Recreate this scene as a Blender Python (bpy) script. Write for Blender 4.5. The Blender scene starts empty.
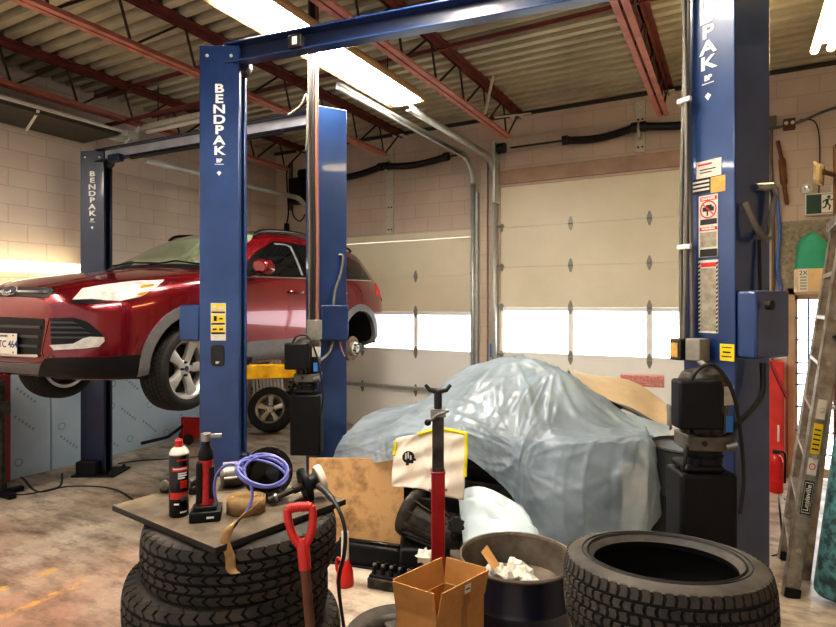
import bpy, math, random
import numpy as np
from mathutils import Matrix, Vector
from mathutils.bvhtree import BVHTree
from mathutils.geometry import delaunay_2d_cdt
random.seed(7)
R = math.radians
PI = math.pi
COL = bpy.context.scene.collection

# ------------------------------------------------------------------ camera frame (metres)
EYE = 1.9
YAW = R(28.69)
FPX, CX, CY = 580.0, 418.0, 305.0
DV = Vector((-math.sin(YAW), math.cos(YAW), 0))
RV = Vector((math.cos(YAW), math.sin(YAW), 0))

def ray(px, py):
    return DV + RV * ((px - CX) / FPX) + Vector((0, 0, -(py - CY) / FPX))
def P(px, py, D):
    return Vector((0, 0, EYE)) + ray(px, py) * D
def atz(px, py, z):
    return P(px, py, (EYE - z) * FPX / (py - CY))
def aty(px, py, y):
    return P(px, py, y / ray(px, py).y)

# ------------------------------------------------------------------ materials
def lin(c):
    return tuple(((v / 255) / 12.92 if v / 255 <= 0.04045 else ((v / 255 + 0.055) / 1.055) ** 2.4) for v in c)

def mat(name, rgb, rough=0.5, metal=0.0, var=0.0, scale=6.0, coat=0.0, rgb2=None, bump=0.0, emit=0.0, ecol=None, spec=0.5, alpha=None, transm=0.0, detail=5.0, lo=.36, hi=.66):
    m = bpy.data.materials.new(name)
    m.use_nodes = True
    nt = m.node_tree; N = nt.nodes; L = nt.links
    b = N['Principled BSDF']
    c = lin(rgb)
    b.inputs['Base Color'].default_value = (*c, 1)
    b.inputs['Roughness'].default_value = rough
    b.inputs['Metallic'].default_value = metal
    b.inputs['Coat Weight'].default_value = coat
    b.inputs['Coat Roughness'].default_value = 0.04
    b.inputs['Specular IOR Level'].default_value = spec
    b.inputs['Transmission Weight'].default_value = transm
    if alpha is not None:
        b.inputs['Alpha'].default_value = alpha
    if emit:
        b.inputs['Emission Color'].default_value = (*lin(ecol or rgb), 1)
        b.inputs['Emission Strength'].default_value = emit
    if var or bump:
        tc = N.new('ShaderNodeTexCoord')
        nz = N.new('ShaderNodeTexNoise')
        nz.inputs['Scale'].default_value = scale
        nz.inputs['Detail'].default_value = detail
        nz.inputs['Roughness'].default_value = 0.62
        L.new(tc.outputs['Object'], nz.inputs['Vector'])
        if var:
            mx = N.new('ShaderNodeMix'); mx.data_type = 'RGBA'
            c2 = lin(rgb2) if rgb2 else tuple(v * (1 - var) for v in c)
            c1 = c if rgb2 else tuple(min(1, v * (1 + var * 0.6)) for v in c)
            mx.inputs[6].default_value = (*c1, 1)
            mx.inputs[7].default_value = (*c2, 1)
            mr = N.new('ShaderNodeMapRange')
            mr.inputs['From Min'].default_value = lo
            mr.inputs['From Max'].default_value = hi
            L.new(nz.outputs['Fac'], mr.inputs['Value'])
            L.new(mr.outputs['Result'], mx.inputs[0])
            L.new(mx.outputs[2], b.inputs['Base Color'])
        if bump:
            bp = N.new('ShaderNodeBump'); bp.inputs['Strength'].default_value = bump
            bp.inputs['Distance'].default_value = 0.02
            L.new(nz.outputs['Fac'], bp.inputs['Height'])
            L.new(bp.outputs['Normal'], b.inputs['Normal'])
    return m

M = {}
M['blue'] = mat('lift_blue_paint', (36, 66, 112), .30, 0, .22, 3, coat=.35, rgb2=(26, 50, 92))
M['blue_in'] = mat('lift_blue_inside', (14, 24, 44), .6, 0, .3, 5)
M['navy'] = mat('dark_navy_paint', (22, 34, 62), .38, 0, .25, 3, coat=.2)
M['red'] = mat('car_red_metallic', (112, 3, 20), .24, .45, coat=1.0, spec=.5)
M['red_dark'] = mat('maroon_paint', (96, 8, 16), .3, .2, coat=.6)
M['slat'] = mat('dark_grille_slat', (58, 58, 58), .45)
M['clad'] = mat('grey_cladding', (104, 104, 104), .55, 0, .12, 20)
M['black'] = mat('black_plastic', (16, 16, 17), .5, 0, .3, 14, spec=.3)
M['gblack'] = mat('gloss_black', (10, 10, 11), .18)
M['liner'] = mat('arch_liner', (20, 20, 20), .9)
M['rubber'] = mat('tyre_rubber', (34, 32, 30), .75, 0, .35, 9, bump=.15)
M['rubber_d'] = mat('dusty_tyre_rubber', (66, 60, 53), .85, 0, .35, 8, rgb2=(42, 39, 36), bump=.2)
M['rubber_s'] = mat('worn_tyre_sidewall', (82, 76, 69), .75, 0, .4, 6, rgb2=(50, 46, 42), bump=.2)
M['groove'] = mat('tyre_groove', (22, 20, 19), .9)
M['alloy'] = mat('alloy_wheel', (196, 194, 188), .32, .55, .08, 8)
M['hinge'] = mat('hinge_steel', (150, 146, 136), .45, .3)
M['steel'] = mat('bare_steel', (150, 150, 148), .38, .8, .2, 10)
M['steel_d'] = mat('dirty_steel', (82, 78, 72), .5, .6, .4, 12, rgb2=(46, 42, 38))
M['rust'] = mat('rusty_rotor', (120, 92, 66), .6, .4, .4, 12)
M['galv'] = mat('galvanised_track', (202, 206, 202), .42, .4, .12, 7)
M['chrome'] = mat('chrome_trim', (215, 215, 215), .12, .95)
M['glass_d'] = mat('dark_car_glass', (12, 15, 17), .05, 0, spec=.8)
M['lamp_glass'] = mat('headlamp_lens', (236, 236, 228), .12, .15, .08, 14, rgb2=(196, 194, 186), coat=.9)
M['amber'] = mat('amber_lens', (226, 132, 20), .2, 0, coat=.8)
M['fog'] = mat('fog_lamp_lens', (200, 196, 184), .18, .3, .2, 18, coat=.8)
M['plate'] = mat('licence_plate_white', (214, 206, 190), .5)
M['platetxt'] = mat('plate_blue_ink', (54, 66, 110), .5)
M['white'] = mat('white_paint', (226, 224, 216), .5, 0, .05, 9)
M['letter'] = mat('white_lettering', (232, 232, 226), .55, 0, .1, 30)
M['joist'] = mat('red_oxide_steel', (124, 64, 56), .55, 0, .3, 5, rgb2=(96, 46, 40))
M['joist_l'] = mat('pale_red_oxide', (200, 136, 120), .55, 0, .2, 6, rgb2=(172, 106, 92))  # paler red oxide for the bottom chords
M['web'] = mat('dark_web_rod', (58, 38, 34), .6)
M['yellow'] = mat('lift_arm_yellow', (226, 176, 20), .45, 0, .2, 8, rgb2=(180, 128, 16))
M['ylabel'] = mat('yellow_sticker', (232, 200, 30), .5)
M['ink'] = mat('black_ink', (24, 23, 22), .6)
M['redink'] = mat('red_ink', (196, 40, 34), .5)
M['sticker'] = mat('aged_white_sticker', (206, 200, 184), .6, 0, .15, 30)
M['tanlabel'] = mat('aged_amber_sticker', (200, 156, 76), .6, 0, .2, 30)
M['greylabel'] = mat('scuffed_sticker', (150, 142, 122), .6, 0, .35, 24)
M['card'] = mat('cardboard', (190, 142, 84), .8, 0, .12, 12)
M['card_d'] = mat('cardboard_inside', (128, 92, 54), .85, 0, .15, 12)
M['tape'] = mat('brown_tape', (160, 112, 58), .4)
M['ply'] = mat('stained_plywood', (204, 164, 114), .75, 0, .5, 6, rgb2=(112, 76, 46), detail=10, lo=.50, hi=.74)
M['wood'] = mat('wood_shaft', (92, 58, 38), .6, 0, .3, 14)
M['timber'] = mat('brown_timber', (104, 76, 50), .7, 0, .3, 9)
M['orange'] = mat('red_orange_plastic', (190, 36, 28), .38, 0, .1, 10)
M['redpl'] = mat('red_plastic', (196, 30, 26), .4, 0, .15, 10)
M['redtool'] = mat('red_tool_body', (182, 34, 38), .45, 0, .25, 30)
M['redpole'] = mat('red_enamel', (150, 26, 34), .35, 0, .2, 12, coat=.3)
M['redbox'] = mat('red_cabinet_enamel', (214, 66, 58), .45, 0, .12, 4)
M['maroonbox'] = mat('dull_red_enamel', (122, 36, 32), .45, 0, .25, 4)
M['hose'] = mat('lavender_blue_hose', (104, 108, 180), .4, 0, .1, 20)
M['strap'] = mat('tan_webbing', (150, 122, 82), .85, 0, .25, 20)
M['board'] = mat('dirty_board', (118, 104, 84), .75, 0, .5, 6, rgb2=(72, 62, 50), detail=9)
M['board_e'] = mat('board_edge', (40, 34, 30), .8)
M['cloth'] = mat('tan_vinyl', (196, 176, 144), .6, 0, .15, 5, bump=.05)
M['bag'] = mat('cream_fabric', (226, 216, 198), .75, 0, .1, 6)
M['bagtrim'] = mat('yellow_trim', (226, 210, 40), .6)
M['foam'] = mat('pale_blue_foam_board', (214, 234, 246), .7, 0, .1, 2, rgb2=(200, 224, 240))
M['foamink'] = mat('foam_print', (160, 190, 208), .8)
M['teal'] = mat('worn_teal_paint', (84, 134, 136), .45, .1, .55, 12, rgb2=(44, 62, 64), lo=.44, hi=.58)
M['green'] = mat('green_plastic_sheet', (84, 200, 160), .35, 0, .1, 5, alpha=.75)
M['signgreen'] = mat('sign_green', (18, 66, 46), .4)
M['alum'] = mat('aluminium_ladder', (176, 170, 160), .38, .6, .25, 9, rgb2=(130, 122, 112))
M['door_tan'] = mat('cream_steel_door', (226, 218, 194), .5, 0, .05, 1.5)
M['door_white'] = mat('pale_door_lower', (250, 251, 246), .5, 0, .03, 2)
M['header'] = mat('header_board_paint', (178, 150, 130), .6, 0, .15, 4)
M['frame_tan'] = mat('door_frame_paint', (196, 170, 138), .6, 0, .15, 5)
M['spring'] = mat('black_spring_steel', (44, 42, 42), .45, .3)
M['pipe'] = mat('grey_conduit', (112, 106, 96), .5, .3, .15, 8)
M['greybox'] = mat('grey_electrical_box', (140, 136, 126), .5, .3, .2, 10)
M['drum'] = mat('dark_blue_drum', (16, 21, 38), .4, 0, .3, 5, coat=.2)
M['drum_in'] = mat('drum_inside', (122, 112, 100), .7, 0, .3, 7, rgb2=(84, 74, 64))
M['barrel'] = mat('grey_black_barrel', (44, 44, 43), .5, 0, .2, 6)
M['gold'] = mat('pink_pattern_box', (206, 150, 140), .6, 0, .5, 60, rgb2=(160, 90, 90))
M['paper'] = mat('crumpled_paper', (222, 216, 202), .8, 0, .08, 8)
M['brownstain'] = mat('rust_brown_stain', (120, 80, 52), .8, 0, .4, 12)
M['blueline'] = mat('blue_air_line', (72, 110, 190), .4)
M['bluetape'] = mat('blue_tape', (60, 130, 200), .5)
M['copper'] = mat('dusty_pink_conduit', (146, 96, 82), .5, .2)
M['darksoffit'] = mat('dark_steel_soffit', (74, 70, 62), .6, .3, .3, 3)
M['ltrim'] = mat('light_reflector_tan', (196, 164, 124), .5)
M['tube'] = mat('fluorescent_tube', (255, 250, 240), .4, emit=38.0, ecol=(255, 248, 238))
M['tube_w'] = mat('warm_fluorescent_tube', (255, 240, 200), .4, emit=18.0, ecol=(255, 226, 160))
M['tube_wall'] = mat('wall_strip_tube', (255, 242, 214), .4, emit=6.5, ecol=(255, 232, 186))
M['label_w'] = mat('ladder_white_label', (214, 208, 196), .5)
M['blackhose'] = mat('black_rubber_hose', (26, 25, 25), .5)
M['metalcast'] = mat('cast_aluminium', (150, 144, 132), .45, .5, .45, 16, rgb2=(88, 80, 70))
M['valve_dull'] = mat('oily_valve_block', (104, 100, 92), .45, .6, .3, 12)
M['valve'] = mat('machined_valve_block', (178, 174, 164), .35, .7, .2, 12)

def pane_mat():
    m = bpy.data.materials.new('window_glass'); m.use_nodes = True
    nt = m.node_tree; N = nt.nodes; L = nt.links
    for n in list(N): N.remove(n)
    o = N.new('ShaderNodeOutputMaterial')
    t = N.new('ShaderNodeBsdfTransparent'); t.inputs[0].default_value = (.97, .98, .98, 1)
    g = N.new('ShaderNodeBsdfGlossy'); g.inputs['Roughness'].default_value = .05
    x = N.new('ShaderNodeMixShader'); x.inputs[0].default_value = .06
    L.new(t.outputs[0], x.inputs[1]); L.new(g.outputs[0], x.inputs[2]); L.new(x.outputs[0], o.inputs[0])
    return m
M['pane'] = pane_mat()

def windscreen_mat():
    m = bpy.data.materials.new('tinted_windscreen'); m.use_nodes = True
    nt = m.node_tree; N = nt.nodes; L = nt.links
    for n in list(N): N.remove(n)
    o = N.new('ShaderNodeOutputMaterial')
    t = N.new('ShaderNodeBsdfTransparent'); t.inputs[0].default_value = (.62, .75, .62, 1)
    g = N.new('ShaderNodeBsdfGlossy'); g.inputs['Roughness'].default_value = .03; g.inputs['Color'].default_value = (.85, .95, .85, 1)
    f = N.new('ShaderNodeFresnel'); f.inputs[0].default_value = 1.9
    x = N.new('ShaderNodeMixShader')
    L.new(f.outputs[0], x.inputs[0]); L.new(t.outputs[0], x.inputs[1]); L.new(g.outputs[0], x.inputs[2]); L.new(x.outputs[0], o.inputs[0])
    return m
M['windscreen'] = windscreen_mat()

def plastic_film():
    m = bpy.data.materials.new('clear_plastic_sheeting'); m.use_nodes = True
    nt = m.node_tree; N = nt.nodes; L = nt.links
    for n in list(N): N.remove(n)
    o = N.new('ShaderNodeOutputMaterial')
    tc = N.new('ShaderNodeTexCoord')
    nz = N.new('ShaderNodeTexNoise'); nz.inputs['Scale'].default_value = 2.2; nz.inputs['Detail'].default_value = 6
    L.new(tc.outputs['Object'], nz.inputs['Vector'])
    d = N.new('ShaderNodeBsdfDiffuse'); d.inputs[0].default_value = (*lin((190, 208, 220)), 1)
    tl = N.new('ShaderNodeBsdfTranslucent'); tl.inputs[0].default_value = (*lin((204, 218, 226)), 1)
    g = N.new('ShaderNodeBsdfGlossy'); g.inputs['Roughness'].default_value = .28; g.inputs['Color'].default_value = (.9, .95, 1, 1)
    t = N.new('ShaderNodeBsdfTransparent'); t.inputs[0].default_value = (.92, .95, .97, 1)
    a = N.new('ShaderNodeMixShader'); a.inputs[0].default_value = .52
    L.new(d.outputs[0], a.inputs[1]); L.new(tl.outputs[0], a.inputs[2])
    b = N.new('ShaderNodeMixShader'); b.inputs[0].default_value = .045
    L.new(a.outputs[0], b.inputs[1]); L.new(g.outputs[0], b.inputs[2])
    mr = N.new('ShaderNodeMapRange'); mr.inputs['From Min'].default_value = .38; mr.inputs['From Max'].default_value = .64
    mr.inputs['To Min'].default_value = .10; mr.inputs['To Max'].default_value = .48
    L.new(nz.outputs['Fac'], mr.inputs['Value'])
    c = N.new('ShaderNodeMixShader')
    L.new(mr.outputs['Result'], c.inputs[0]); L.new(b.outputs[0], c.inputs[1]); L.new(t.outputs[0], c.inputs[2])
    L.new(c.outputs[0], o.inputs[0])
    nz2 = N.new('ShaderNodeTexNoise'); nz2.inputs['Scale'].default_value = 9; nz2.inputs['Detail'].default_value = 2
    mp = N.new('ShaderNodeMapping'); mp.inputs['Scale'].default_value = (1, 1, .25)
    L.new(tc.outputs['Object'], mp.inputs[0]); L.new(mp.outputs[0], nz2.inputs['Vector'])
    bp = N.new('ShaderNodeBump'); bp.inputs['Strength'].default_value = .15; bp.inputs['Distance'].default_value = .03
    vo = N.new('ShaderNodeTexVoronoi'); vo.inputs['Scale'].default_value = 4.2; vo.distance = 'MANHATTAN'
    nd = N.new('ShaderNodeTexNoise'); nd.inputs['Scale'].default_value = 3.0; nd.inputs['Detail'].default_value = 4
    L.new(tc.outputs['Object'], nd.inputs['Vector'])
    va = N.new('ShaderNodeVectorMath'); va.operation = 'MULTIPLY_ADD'; va.inputs[1].default_value = (.5, .5, .3)
    L.new(nd.outputs['Color'], va.inputs[0]); L.new(tc.outputs['Object'], va.inputs[2]); L.new(va.outputs[0], vo.inputs['Vector'])
    am = N.new('ShaderNodeMath'); am.operation = 'MULTIPLY_ADD'; am.inputs[1].default_value = 1.3
    L.new(vo.outputs['Distance'], am.inputs[0]); L.new(nz2.outputs['Fac'], am.inputs[2])
    L.new(am.outputs[0], bp.inputs['Height'])
    for s in (d, g, tl): L.new(bp.outputs[0], s.inputs['Normal'])
    return m
M['film'] = plastic_film()

def block_mat(name, axis, c1, c2, mortar):
    """painted concrete blocks; axis = which world axis runs along the wall"""
    m = bpy.data.materials.new(name); m.use_nodes = True
    nt = m.node_tree; N = nt.nodes; L = nt.links
    b = N['Principled BSDF']; b.inputs['Roughness'].default_value = .7
    tc = N.new('ShaderNodeTexCoord'); sp = N.new('ShaderNodeSeparateXYZ'); cb = N.new('ShaderNodeCombineXYZ')
    L.new(tc.outputs['Object'], sp.inputs[0])
    L.new(sp.outputs[axis], cb.inputs[0]); L.new(sp.outputs['Z'], cb.inputs[1])
    br = N.new('ShaderNodeTexBrick')
    br.inputs['Color1'].default_value = (*lin(c1), 1); br.inputs['Color2'].default_value = (*lin(c2), 1)
    br.inputs['Mortar'].default_value = (*lin(mortar), 1)
    br.inputs['Scale'].default_value = 1.0
    br.inputs['Mortar Size'].default_value = .005
    br.inputs['Mortar Smooth'].default_value = .4
    br.inputs['Brick Width'].default_value = .4
    br.inputs['Row Height'].default_value = .2
    L.new(cb.outputs[0], br.inputs['Vector'])
    nz = N.new('ShaderNodeTexNoise'); nz.inputs['Scale'].default_value = 1.3; nz.inputs['Detail'].default_value = 6
    L.new(tc.outputs['Object'], nz.inputs['Vector'])
    mx = N.new('ShaderNodeMix'); mx.data_type = 'RGBA'; mx.blend_type = 'MULTIPLY'
    mr = N.new('ShaderNodeMapRange'); mr.inputs['From Min'].default_value = .3; mr.inputs['From Max'].default_value = .7
    mr.inputs['To Min'].default_value = .86; mr.inputs['To Max'].default_value = 1.04
    L.new(nz.outputs['Fac'], mr.inputs['Value'])
    L.new(br.outputs['Color'], mx.inputs[6]); L.new(mr.outputs['Result'], mx.inputs[7]); mx.inputs[0].default_value = 1
    L.new(mx.outputs[2], b.inputs['Base Color'])
    bp = N.new('ShaderNodeBump'); bp.inputs['Strength'].default_value = .5; bp.inputs['Distance'].default_value = .006; bp.invert = True
    L.new(br.outputs['Fac'], bp.inputs['Height']); L.new(bp.outputs[0], b.inputs['Normal'])
    return m
M['wall_x'] = block_mat('painted_block_wall', 'X', (212, 194, 178), (208, 189, 172), (194, 174, 157))
M['wall_y'] = block_mat('painted_block_side_wall', 'Y', (222, 208, 194), (218, 203, 188), (198, 180, 163))

def floor_mat():
    m = bpy.data.materials.new('worn_painted_concrete'); m.use_nodes = True
    nt = m.node_tree; N = nt.nodes; L = nt.links
    b = N['Principled BSDF']; b.inputs['Roughness'].default_value = .42
    tc = N.new('ShaderNodeTexCoord')
    def noise(s, d=6, r=.6, mp=None):
        n = N.new('ShaderNodeTexNoise'); n.inputs['Scale'].default_value = s; n.inputs['Detail'].default_value = d; n.inputs['Roughness'].default_value = r
        if mp:
            q = N.new('ShaderNodeMapping'); q.inputs['Scale'].default_value = mp; L.new(tc.outputs['Object'], q.inputs[0]); L.new(q.outputs[0], n.inputs['Vector'])
        else:
            L.new(tc.outputs['Object'], n.inputs['Vector'])
        return n.outputs['Fac']
    def rng(v, a, c, lo=0, hi=1):
        q = N.new('ShaderNodeMapRange'); q.inputs['From Min'].default_value = a; q.inputs['From Max'].default_value = c
        q.inputs['To Min'].default_value = lo; q.inputs['To Max'].default_value = hi
        L.new(v, q.inputs['Value']); return q.outputs['Result']
    def mix(f, a, c, blend='MIX'):
        q = N.new('ShaderNodeMix'); q.data_type = 'RGBA'; q.blend_type = blend
        for s, v in ((0, f), (6, a), (7, c)):
            if isinstance(v, (int, float)): q.inputs[s].default_value = v
            elif isinstance(v, tuple): q.inputs[s].default_value = (*lin(v), 1)
            else: L.new(v, q.inputs[s])
        return q.outputs[2]
    def math_(op, a, c):
        q = N.new('ShaderNodeMath'); q.operation = op
        for i, v in enumerate((a, c)):
            if isinstance(v, (int, float)): q.inputs[i].default_value = v
            else: L.new(v, q.inputs[i])
        return q.outputs[0]
    base = mix(rng(noise(1.6), .35, .65), (214, 202, 184), (172, 156, 136))
    # worn pink-red paint nearer the camera
    sp = N.new('ShaderNodeSeparateXYZ'); L.new(tc.outputs['Object'], sp.inputs[0])
    near = rng(sp.outputs['Y'], 3.6, 1.6)
    pf = math_('ADD', math_('MULTIPLY', near, .62), math_('MULTIPLY', noise(1.1, 8, .7), .9))
    redf = rng(pf, .66, .95)
    base = mix(redf, base, (172, 136, 118))
    dirt = rng(noise(2.4, 10, .7, (1, 2.2, 1)), .46, .68)
    base = mix(dirt, base, (104, 84, 70))
    fine = rng(noise(30, 4), .3, .7, .88, 1.08)
    base = mix(1.0, base, fine, 'MULTIPLY')
    # two worn yellow lines
    for (x, w) in ((-4.30, .035), (-3.92, .035)):
        d = math_('ABSOLUTE', math_('SUBTRACT', sp.outputs['X'], x), 0)
        on = math_('LESS_THAN', d, w)
        yr = math_('MULTIPLY', math_('LESS_THAN', sp.outputs['Y'], 2.42), on)
        wear = rng(noise(9, 6, .7), .46, .62)
        base = mix(math_('MULTIPLY', yr, wear), base, (226, 170, 70))
    L.new(base, b.inputs['Base Color'])
    L.new(rng(noise(3, 6), .35, .7, .28, .62), b.inputs['Roughness'])
    bp = N.new('ShaderNodeBump'); bp.inputs['Strength'].default_value = .15; bp.inputs['Distance'].default_value = .01
    L.new(noise(18, 6), bp.inputs['Height']); L.new(bp.outputs[0], b.inputs['Normal'])
    return m
M['floor'] = floor_mat()
M['flute'] = mat('shaded_roof_flute', (92, 86, 70), .6, .1, .2, 2)  # groove shadow painted into the colour of the upper flutes
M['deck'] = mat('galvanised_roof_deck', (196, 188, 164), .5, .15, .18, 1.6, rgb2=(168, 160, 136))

# ------------------------------------------------------------------ mesh collector
class MB:
    def __init__(self, T=None):
        self.v = []; self.f = []; self.mi = []; self.T = T
    def add(self, vs, fs, mi=0):
        o = len(self.v)
        for p in vs:
            p = Vector(p)
            self.v.append(self.T @ p if self.T is not None else p)
        for f in fs:
            self.f.append(tuple(i + o for i in f)); self.mi.append(mi)
        return self
    def box(self, x0, x1, y0, y1, z0, z1, mi=0, M_=None):
        vs = [Vector((x, y, z)) for z in (z0, z1) for y in (y0, y1) for x in (x0, x1)]
        if M_ is not None: vs = [M_ @ p for p in vs]
        return self.add(vs, [(0, 2, 3, 1), (4, 5, 7, 6), (0, 1, 5, 4), (2, 6, 7, 3), (0, 4, 6, 2), (1, 3, 7, 5)], mi)
    def bar(self, p, q, w, h, mi=0, up=Vector((0, 0, 1))):
        p = Vector(p); q = Vector(q); d = (q - p); L_ = d.length; d.normalize()
        s = d.cross(up)
        if s.length < 1e-4: s = d.cross(Vector((1, 0, 0)))
        s.normalize(); u = s.cross(d)
        vs = [a + s * x * w / 2 + u * y * h / 2 for a in (p, q) for x, y in ((-1, -1), (1, -1), (1, 1), (-1, 1))]
        return self.add(vs, [(3, 2, 1, 0), (4, 5, 6, 7), (0, 1, 5, 4), (1, 2, 6, 5), (2, 3, 7, 6), (3, 0, 4, 7)], mi)
    def tube(self, pts, r, n=10, mi=0, closed=False, caps=True):
        pts = [Vector(p) for p in pts]; k = len(pts)
        rs = r if isinstance(r, (list, tuple)) else [r] * k
        vs = []; prev = None
        for i in range(k):
            a = pts[i - 1] if (i > 0 or closed) else pts[i]
            b = pts[(i + 1) % k] if (i < k - 1 or closed) else pts[i]
            d = (b - a).normalized()
            if prev is None:
                s = d.cross(Vector((0, 0, 1)))
                if s.length < 1e-3: s = d.cross(Vector((1, 0, 0)))
            else:
                s = prev - d * prev.dot(d)
            s.normalize(); prev = s; u = d.cross(s)
            for j in range(n):
                t = 2 * PI * j / n
                vs.append(pts[i] + (s * math.cos(t) + u * math.sin(t)) * rs[i])
        fs = []
        for i in range(k if closed else k - 1):
            for j in range(n):
                a = i * n + j; b = i * n + (j + 1) % n; c = ((i + 1) % k) * n + (j + 1) % n; d = ((i + 1) % k) * n + j
                fs.append((a, b, c, d))
        if caps and not closed:
            fs.append(tuple(range(n - 1, -1, -1))); fs.append(tuple(range((k - 1) * n, k * n)))
        return self.add(vs, fs, mi)
    def lathe(self, prof, n=32, M_=None, mi=0, close=False, mis=None):
        """prof: list of (r, h) turned about local z"""
        vs = []; fs = []; k = len(prof)
        for i in range(n):
            t = 2 * PI * i / n
            for (r, h) in prof: vs.append(Vector((r * math.cos(t), r * math.sin(t), h)))
        if M_ is not None: vs = [M_ @ p for p in vs]
        o = len(self.v)
        self.add(vs, [], mi)
        for i in range(n):
            for j in range(k if close else k - 1):
                j2 = (j + 1) % k
                a = i * k + j; b = ((i + 1) % n) * k + j; c = ((i + 1) % n) * k + j2; d = i * k + j2
                self.f.append((a + o, b + o, c + o, d + o)); self.mi.append(mis[j] if mis else mi)
        return self
    def disc(self, r, h, n=32, M_=None, mi=0):
        vs = [Vector((r * math.cos(2 * PI * i / n), r * math.sin(2 * PI * i / n), h)) for i in range(n)]
        if M_ is not None: vs = [M_ @ p for p in vs]
        return self.add(vs, [tuple(range(n))], mi)
    def cyl(self, p, q, r, r2=None, n=20, mi=0):
        return self.tube([p, q], [r, r if r2 is None else r2], n, mi)
    def prism(self, poly, h0, h1, M_=None, mi=0):
        n = len(poly)
        vs = [Vector((x, y, h0)) for x, y in poly] + [Vector((x, y, h1)) for x, y in poly]
        if M_ is not None: vs = [M_ @ p for p in vs]
        fs = [tuple(range(n - 1, -1, -1)), tuple(range(n, 2 * n))] + [(i, (i + 1) % n, n + (i + 1) % n, n + i) for i in range(n)]
        return self.add(vs, fs, mi)
    def grid(self, rows, mi=0, closed_u=False):
        k = len(rows); n = len(rows[0])
        vs = [p for r in rows for p in r]
        fs = []
        for i in range(k - 1):
            for j in range(n if closed_u else n - 1):
                fs.append((i * n + j, i * n + (j + 1) % n, (i + 1) * n + (j + 1) % n, (i + 1) * n + j))
        return self.add(vs, fs, mi)
    def quad(self, a, b, c, d, mi=0):
        return self.add([a, b, c, d], [(0, 1, 2, 3)], mi)

WM = {}
def wm(o): return WM.get(o.name, Matrix.Identity(4)) if o is not None else Matrix.Identity(4)

def obj(name, mb, mats, parent=None, bevel=0, seg=2, sub=0, solid=0, angle=35, local=False, weld=0):
    """link the collected mesh as ONE object (world coordinates unless local)"""
    me = bpy.data.meshes.new(name)
    Wp = wm(parent)
    inv = Wp.inverted()
    vs = mb.v if local else [inv @ p for p in mb.v]
    me.from_pydata([tuple(p) for p in vs], [], mb.f)
    if not isinstance(mats, (list, tuple)): mats = [mats]
    for m in mats: me.materials.append(m)
    for p, i in zip(me.polygons, mb.mi): p.material_index = i
    me.update()
    me.shade_smooth()
    if angle: me.set_sharp_from_angle(angle=R(angle))
    o = bpy.data.objects.new(name, me)
    COL.objects.link(o)
    if parent is not None: o.parent = parent
    WM[o.name] = Wp
    if weld:
        w = o.modifiers.new('w', 'WELD'); w.merge_threshold = weld
    if solid:
        s = o.modifiers.new('s', 'SOLIDIFY'); s.thickness = solid; s.offset = 0
    if bevel:
        b = o.modifiers.new('b', 'BEVEL'); b.width = bevel; b.segments = seg; b.limit_method = 'ANGLE'; b.angle_limit = R(40)
    if sub:
        s = o.modifiers.new('u', 'SUBSURF'); s.levels = sub; s.render_levels = sub
    return o

def tag(o, label=None, cat=None, group=None, kind=None):
    if label: o['label'] = label
    if cat: o['category'] = cat
    if group: o['group'] = group
    if kind: o['kind'] = kind
    return o

def thing(name, label, cat, loc=(0, 0, 0), rz=0, group=None, mat4=None):
    o = bpy.data.objects.new(name, None); COL.objects.link(o)
    o.empty_display_size = .1
    m = mat4 if mat4 is not None else Matrix.Translation(Vector(loc)) @ Matrix.Rotation(rz, 4, 'Z')
    o.matrix_world = m
    WM[o.name] = m.copy()
    return tag(o, label, cat, group)

def dup(o, m4, label=None, group=None):
    """copy a thing with copies of its parts and sub-parts, placed at m4"""
    r = o.copy(); COL.objects.link(r); r.matrix_world = m4; WM[r.name] = m4.copy()
    if label: r['label'] = label
    if group: r['group'] = group
    for ch in list(o.children):
        c = ch.copy(); COL.objects.link(c); c.parent = r; WM[c.name] = m4.copy()
        for g in list(ch.children):
            d = g.copy(); COL.objects.link(d); d.parent = c; WM[d.name] = m4.copy()
    return r

def struct(name, mb, mats, parent=None, **k):
    o = obj(name, mb, mats, parent, **k)
    if parent is None: o['kind'] = 'structure'
    return o

def text(body, size, m4, material, parent, name='lettering', bold=.0, align='CENTER', line=1.0, ext=.0008):
    c = bpy.data.curves.new(name, 'FONT'); c.body = body; c.size = 1.0; c.align_x = align; c.align_y = 'CENTER'
    c.extrude = ext / size; c.offset = bold / size * .6
    f = bpy.data.objects.new(name, c); COL.objects.link(f)
    bpy.context.view_layer.update()
    me = bpy.data.meshes.new_from_object(f.evaluated_get(bpy.context.evaluated_depsgraph_get()))
    bpy.data.objects.remove(f); bpy.data.curves.remove(c)
    T = wm(parent).inverted() @ m4 @ Matrix.Scale(size, 4)
    me.transform(T); me.materials.clear(); me.materials.append(material)
    o = bpy.data.objects.new(name, me); COL.objects.link(o); o.parent = parent
    WM[o.name] = wm(parent)
    return o

def frame(o, x, z):
    """matrix with local x,y axes = world vectors x (right) and z (up), normal = x cross z"""
    x = Vector(x).normalized(); z = Vector(z).normalized(); n = x.cross(z)
    m = Matrix.Identity(4)
    for i in range(3):
        m[i][0] = x[i]; m[i][1] = z[i]; m[i][2] = n[i]; m[i][3] = o[i]
    return m

def axis_m(o, z, x=None):
    z = Vector(z).normalized()
    x = Vector(x) if x is not None else (Vector((0, 0, 1)).cross(z) if abs(z.z) < .95 else Vector((1, 0, 0)))
    x = (x - z * x.dot(z)).normalized(); y = z.cross(x)
    m = Matrix.Identity(4)
    for i in range(3):
        m[i][0] = x[i]; m[i][1] = y[i]; m[i][2] = z[i]; m[i][3] = o[i]
    return m

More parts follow.
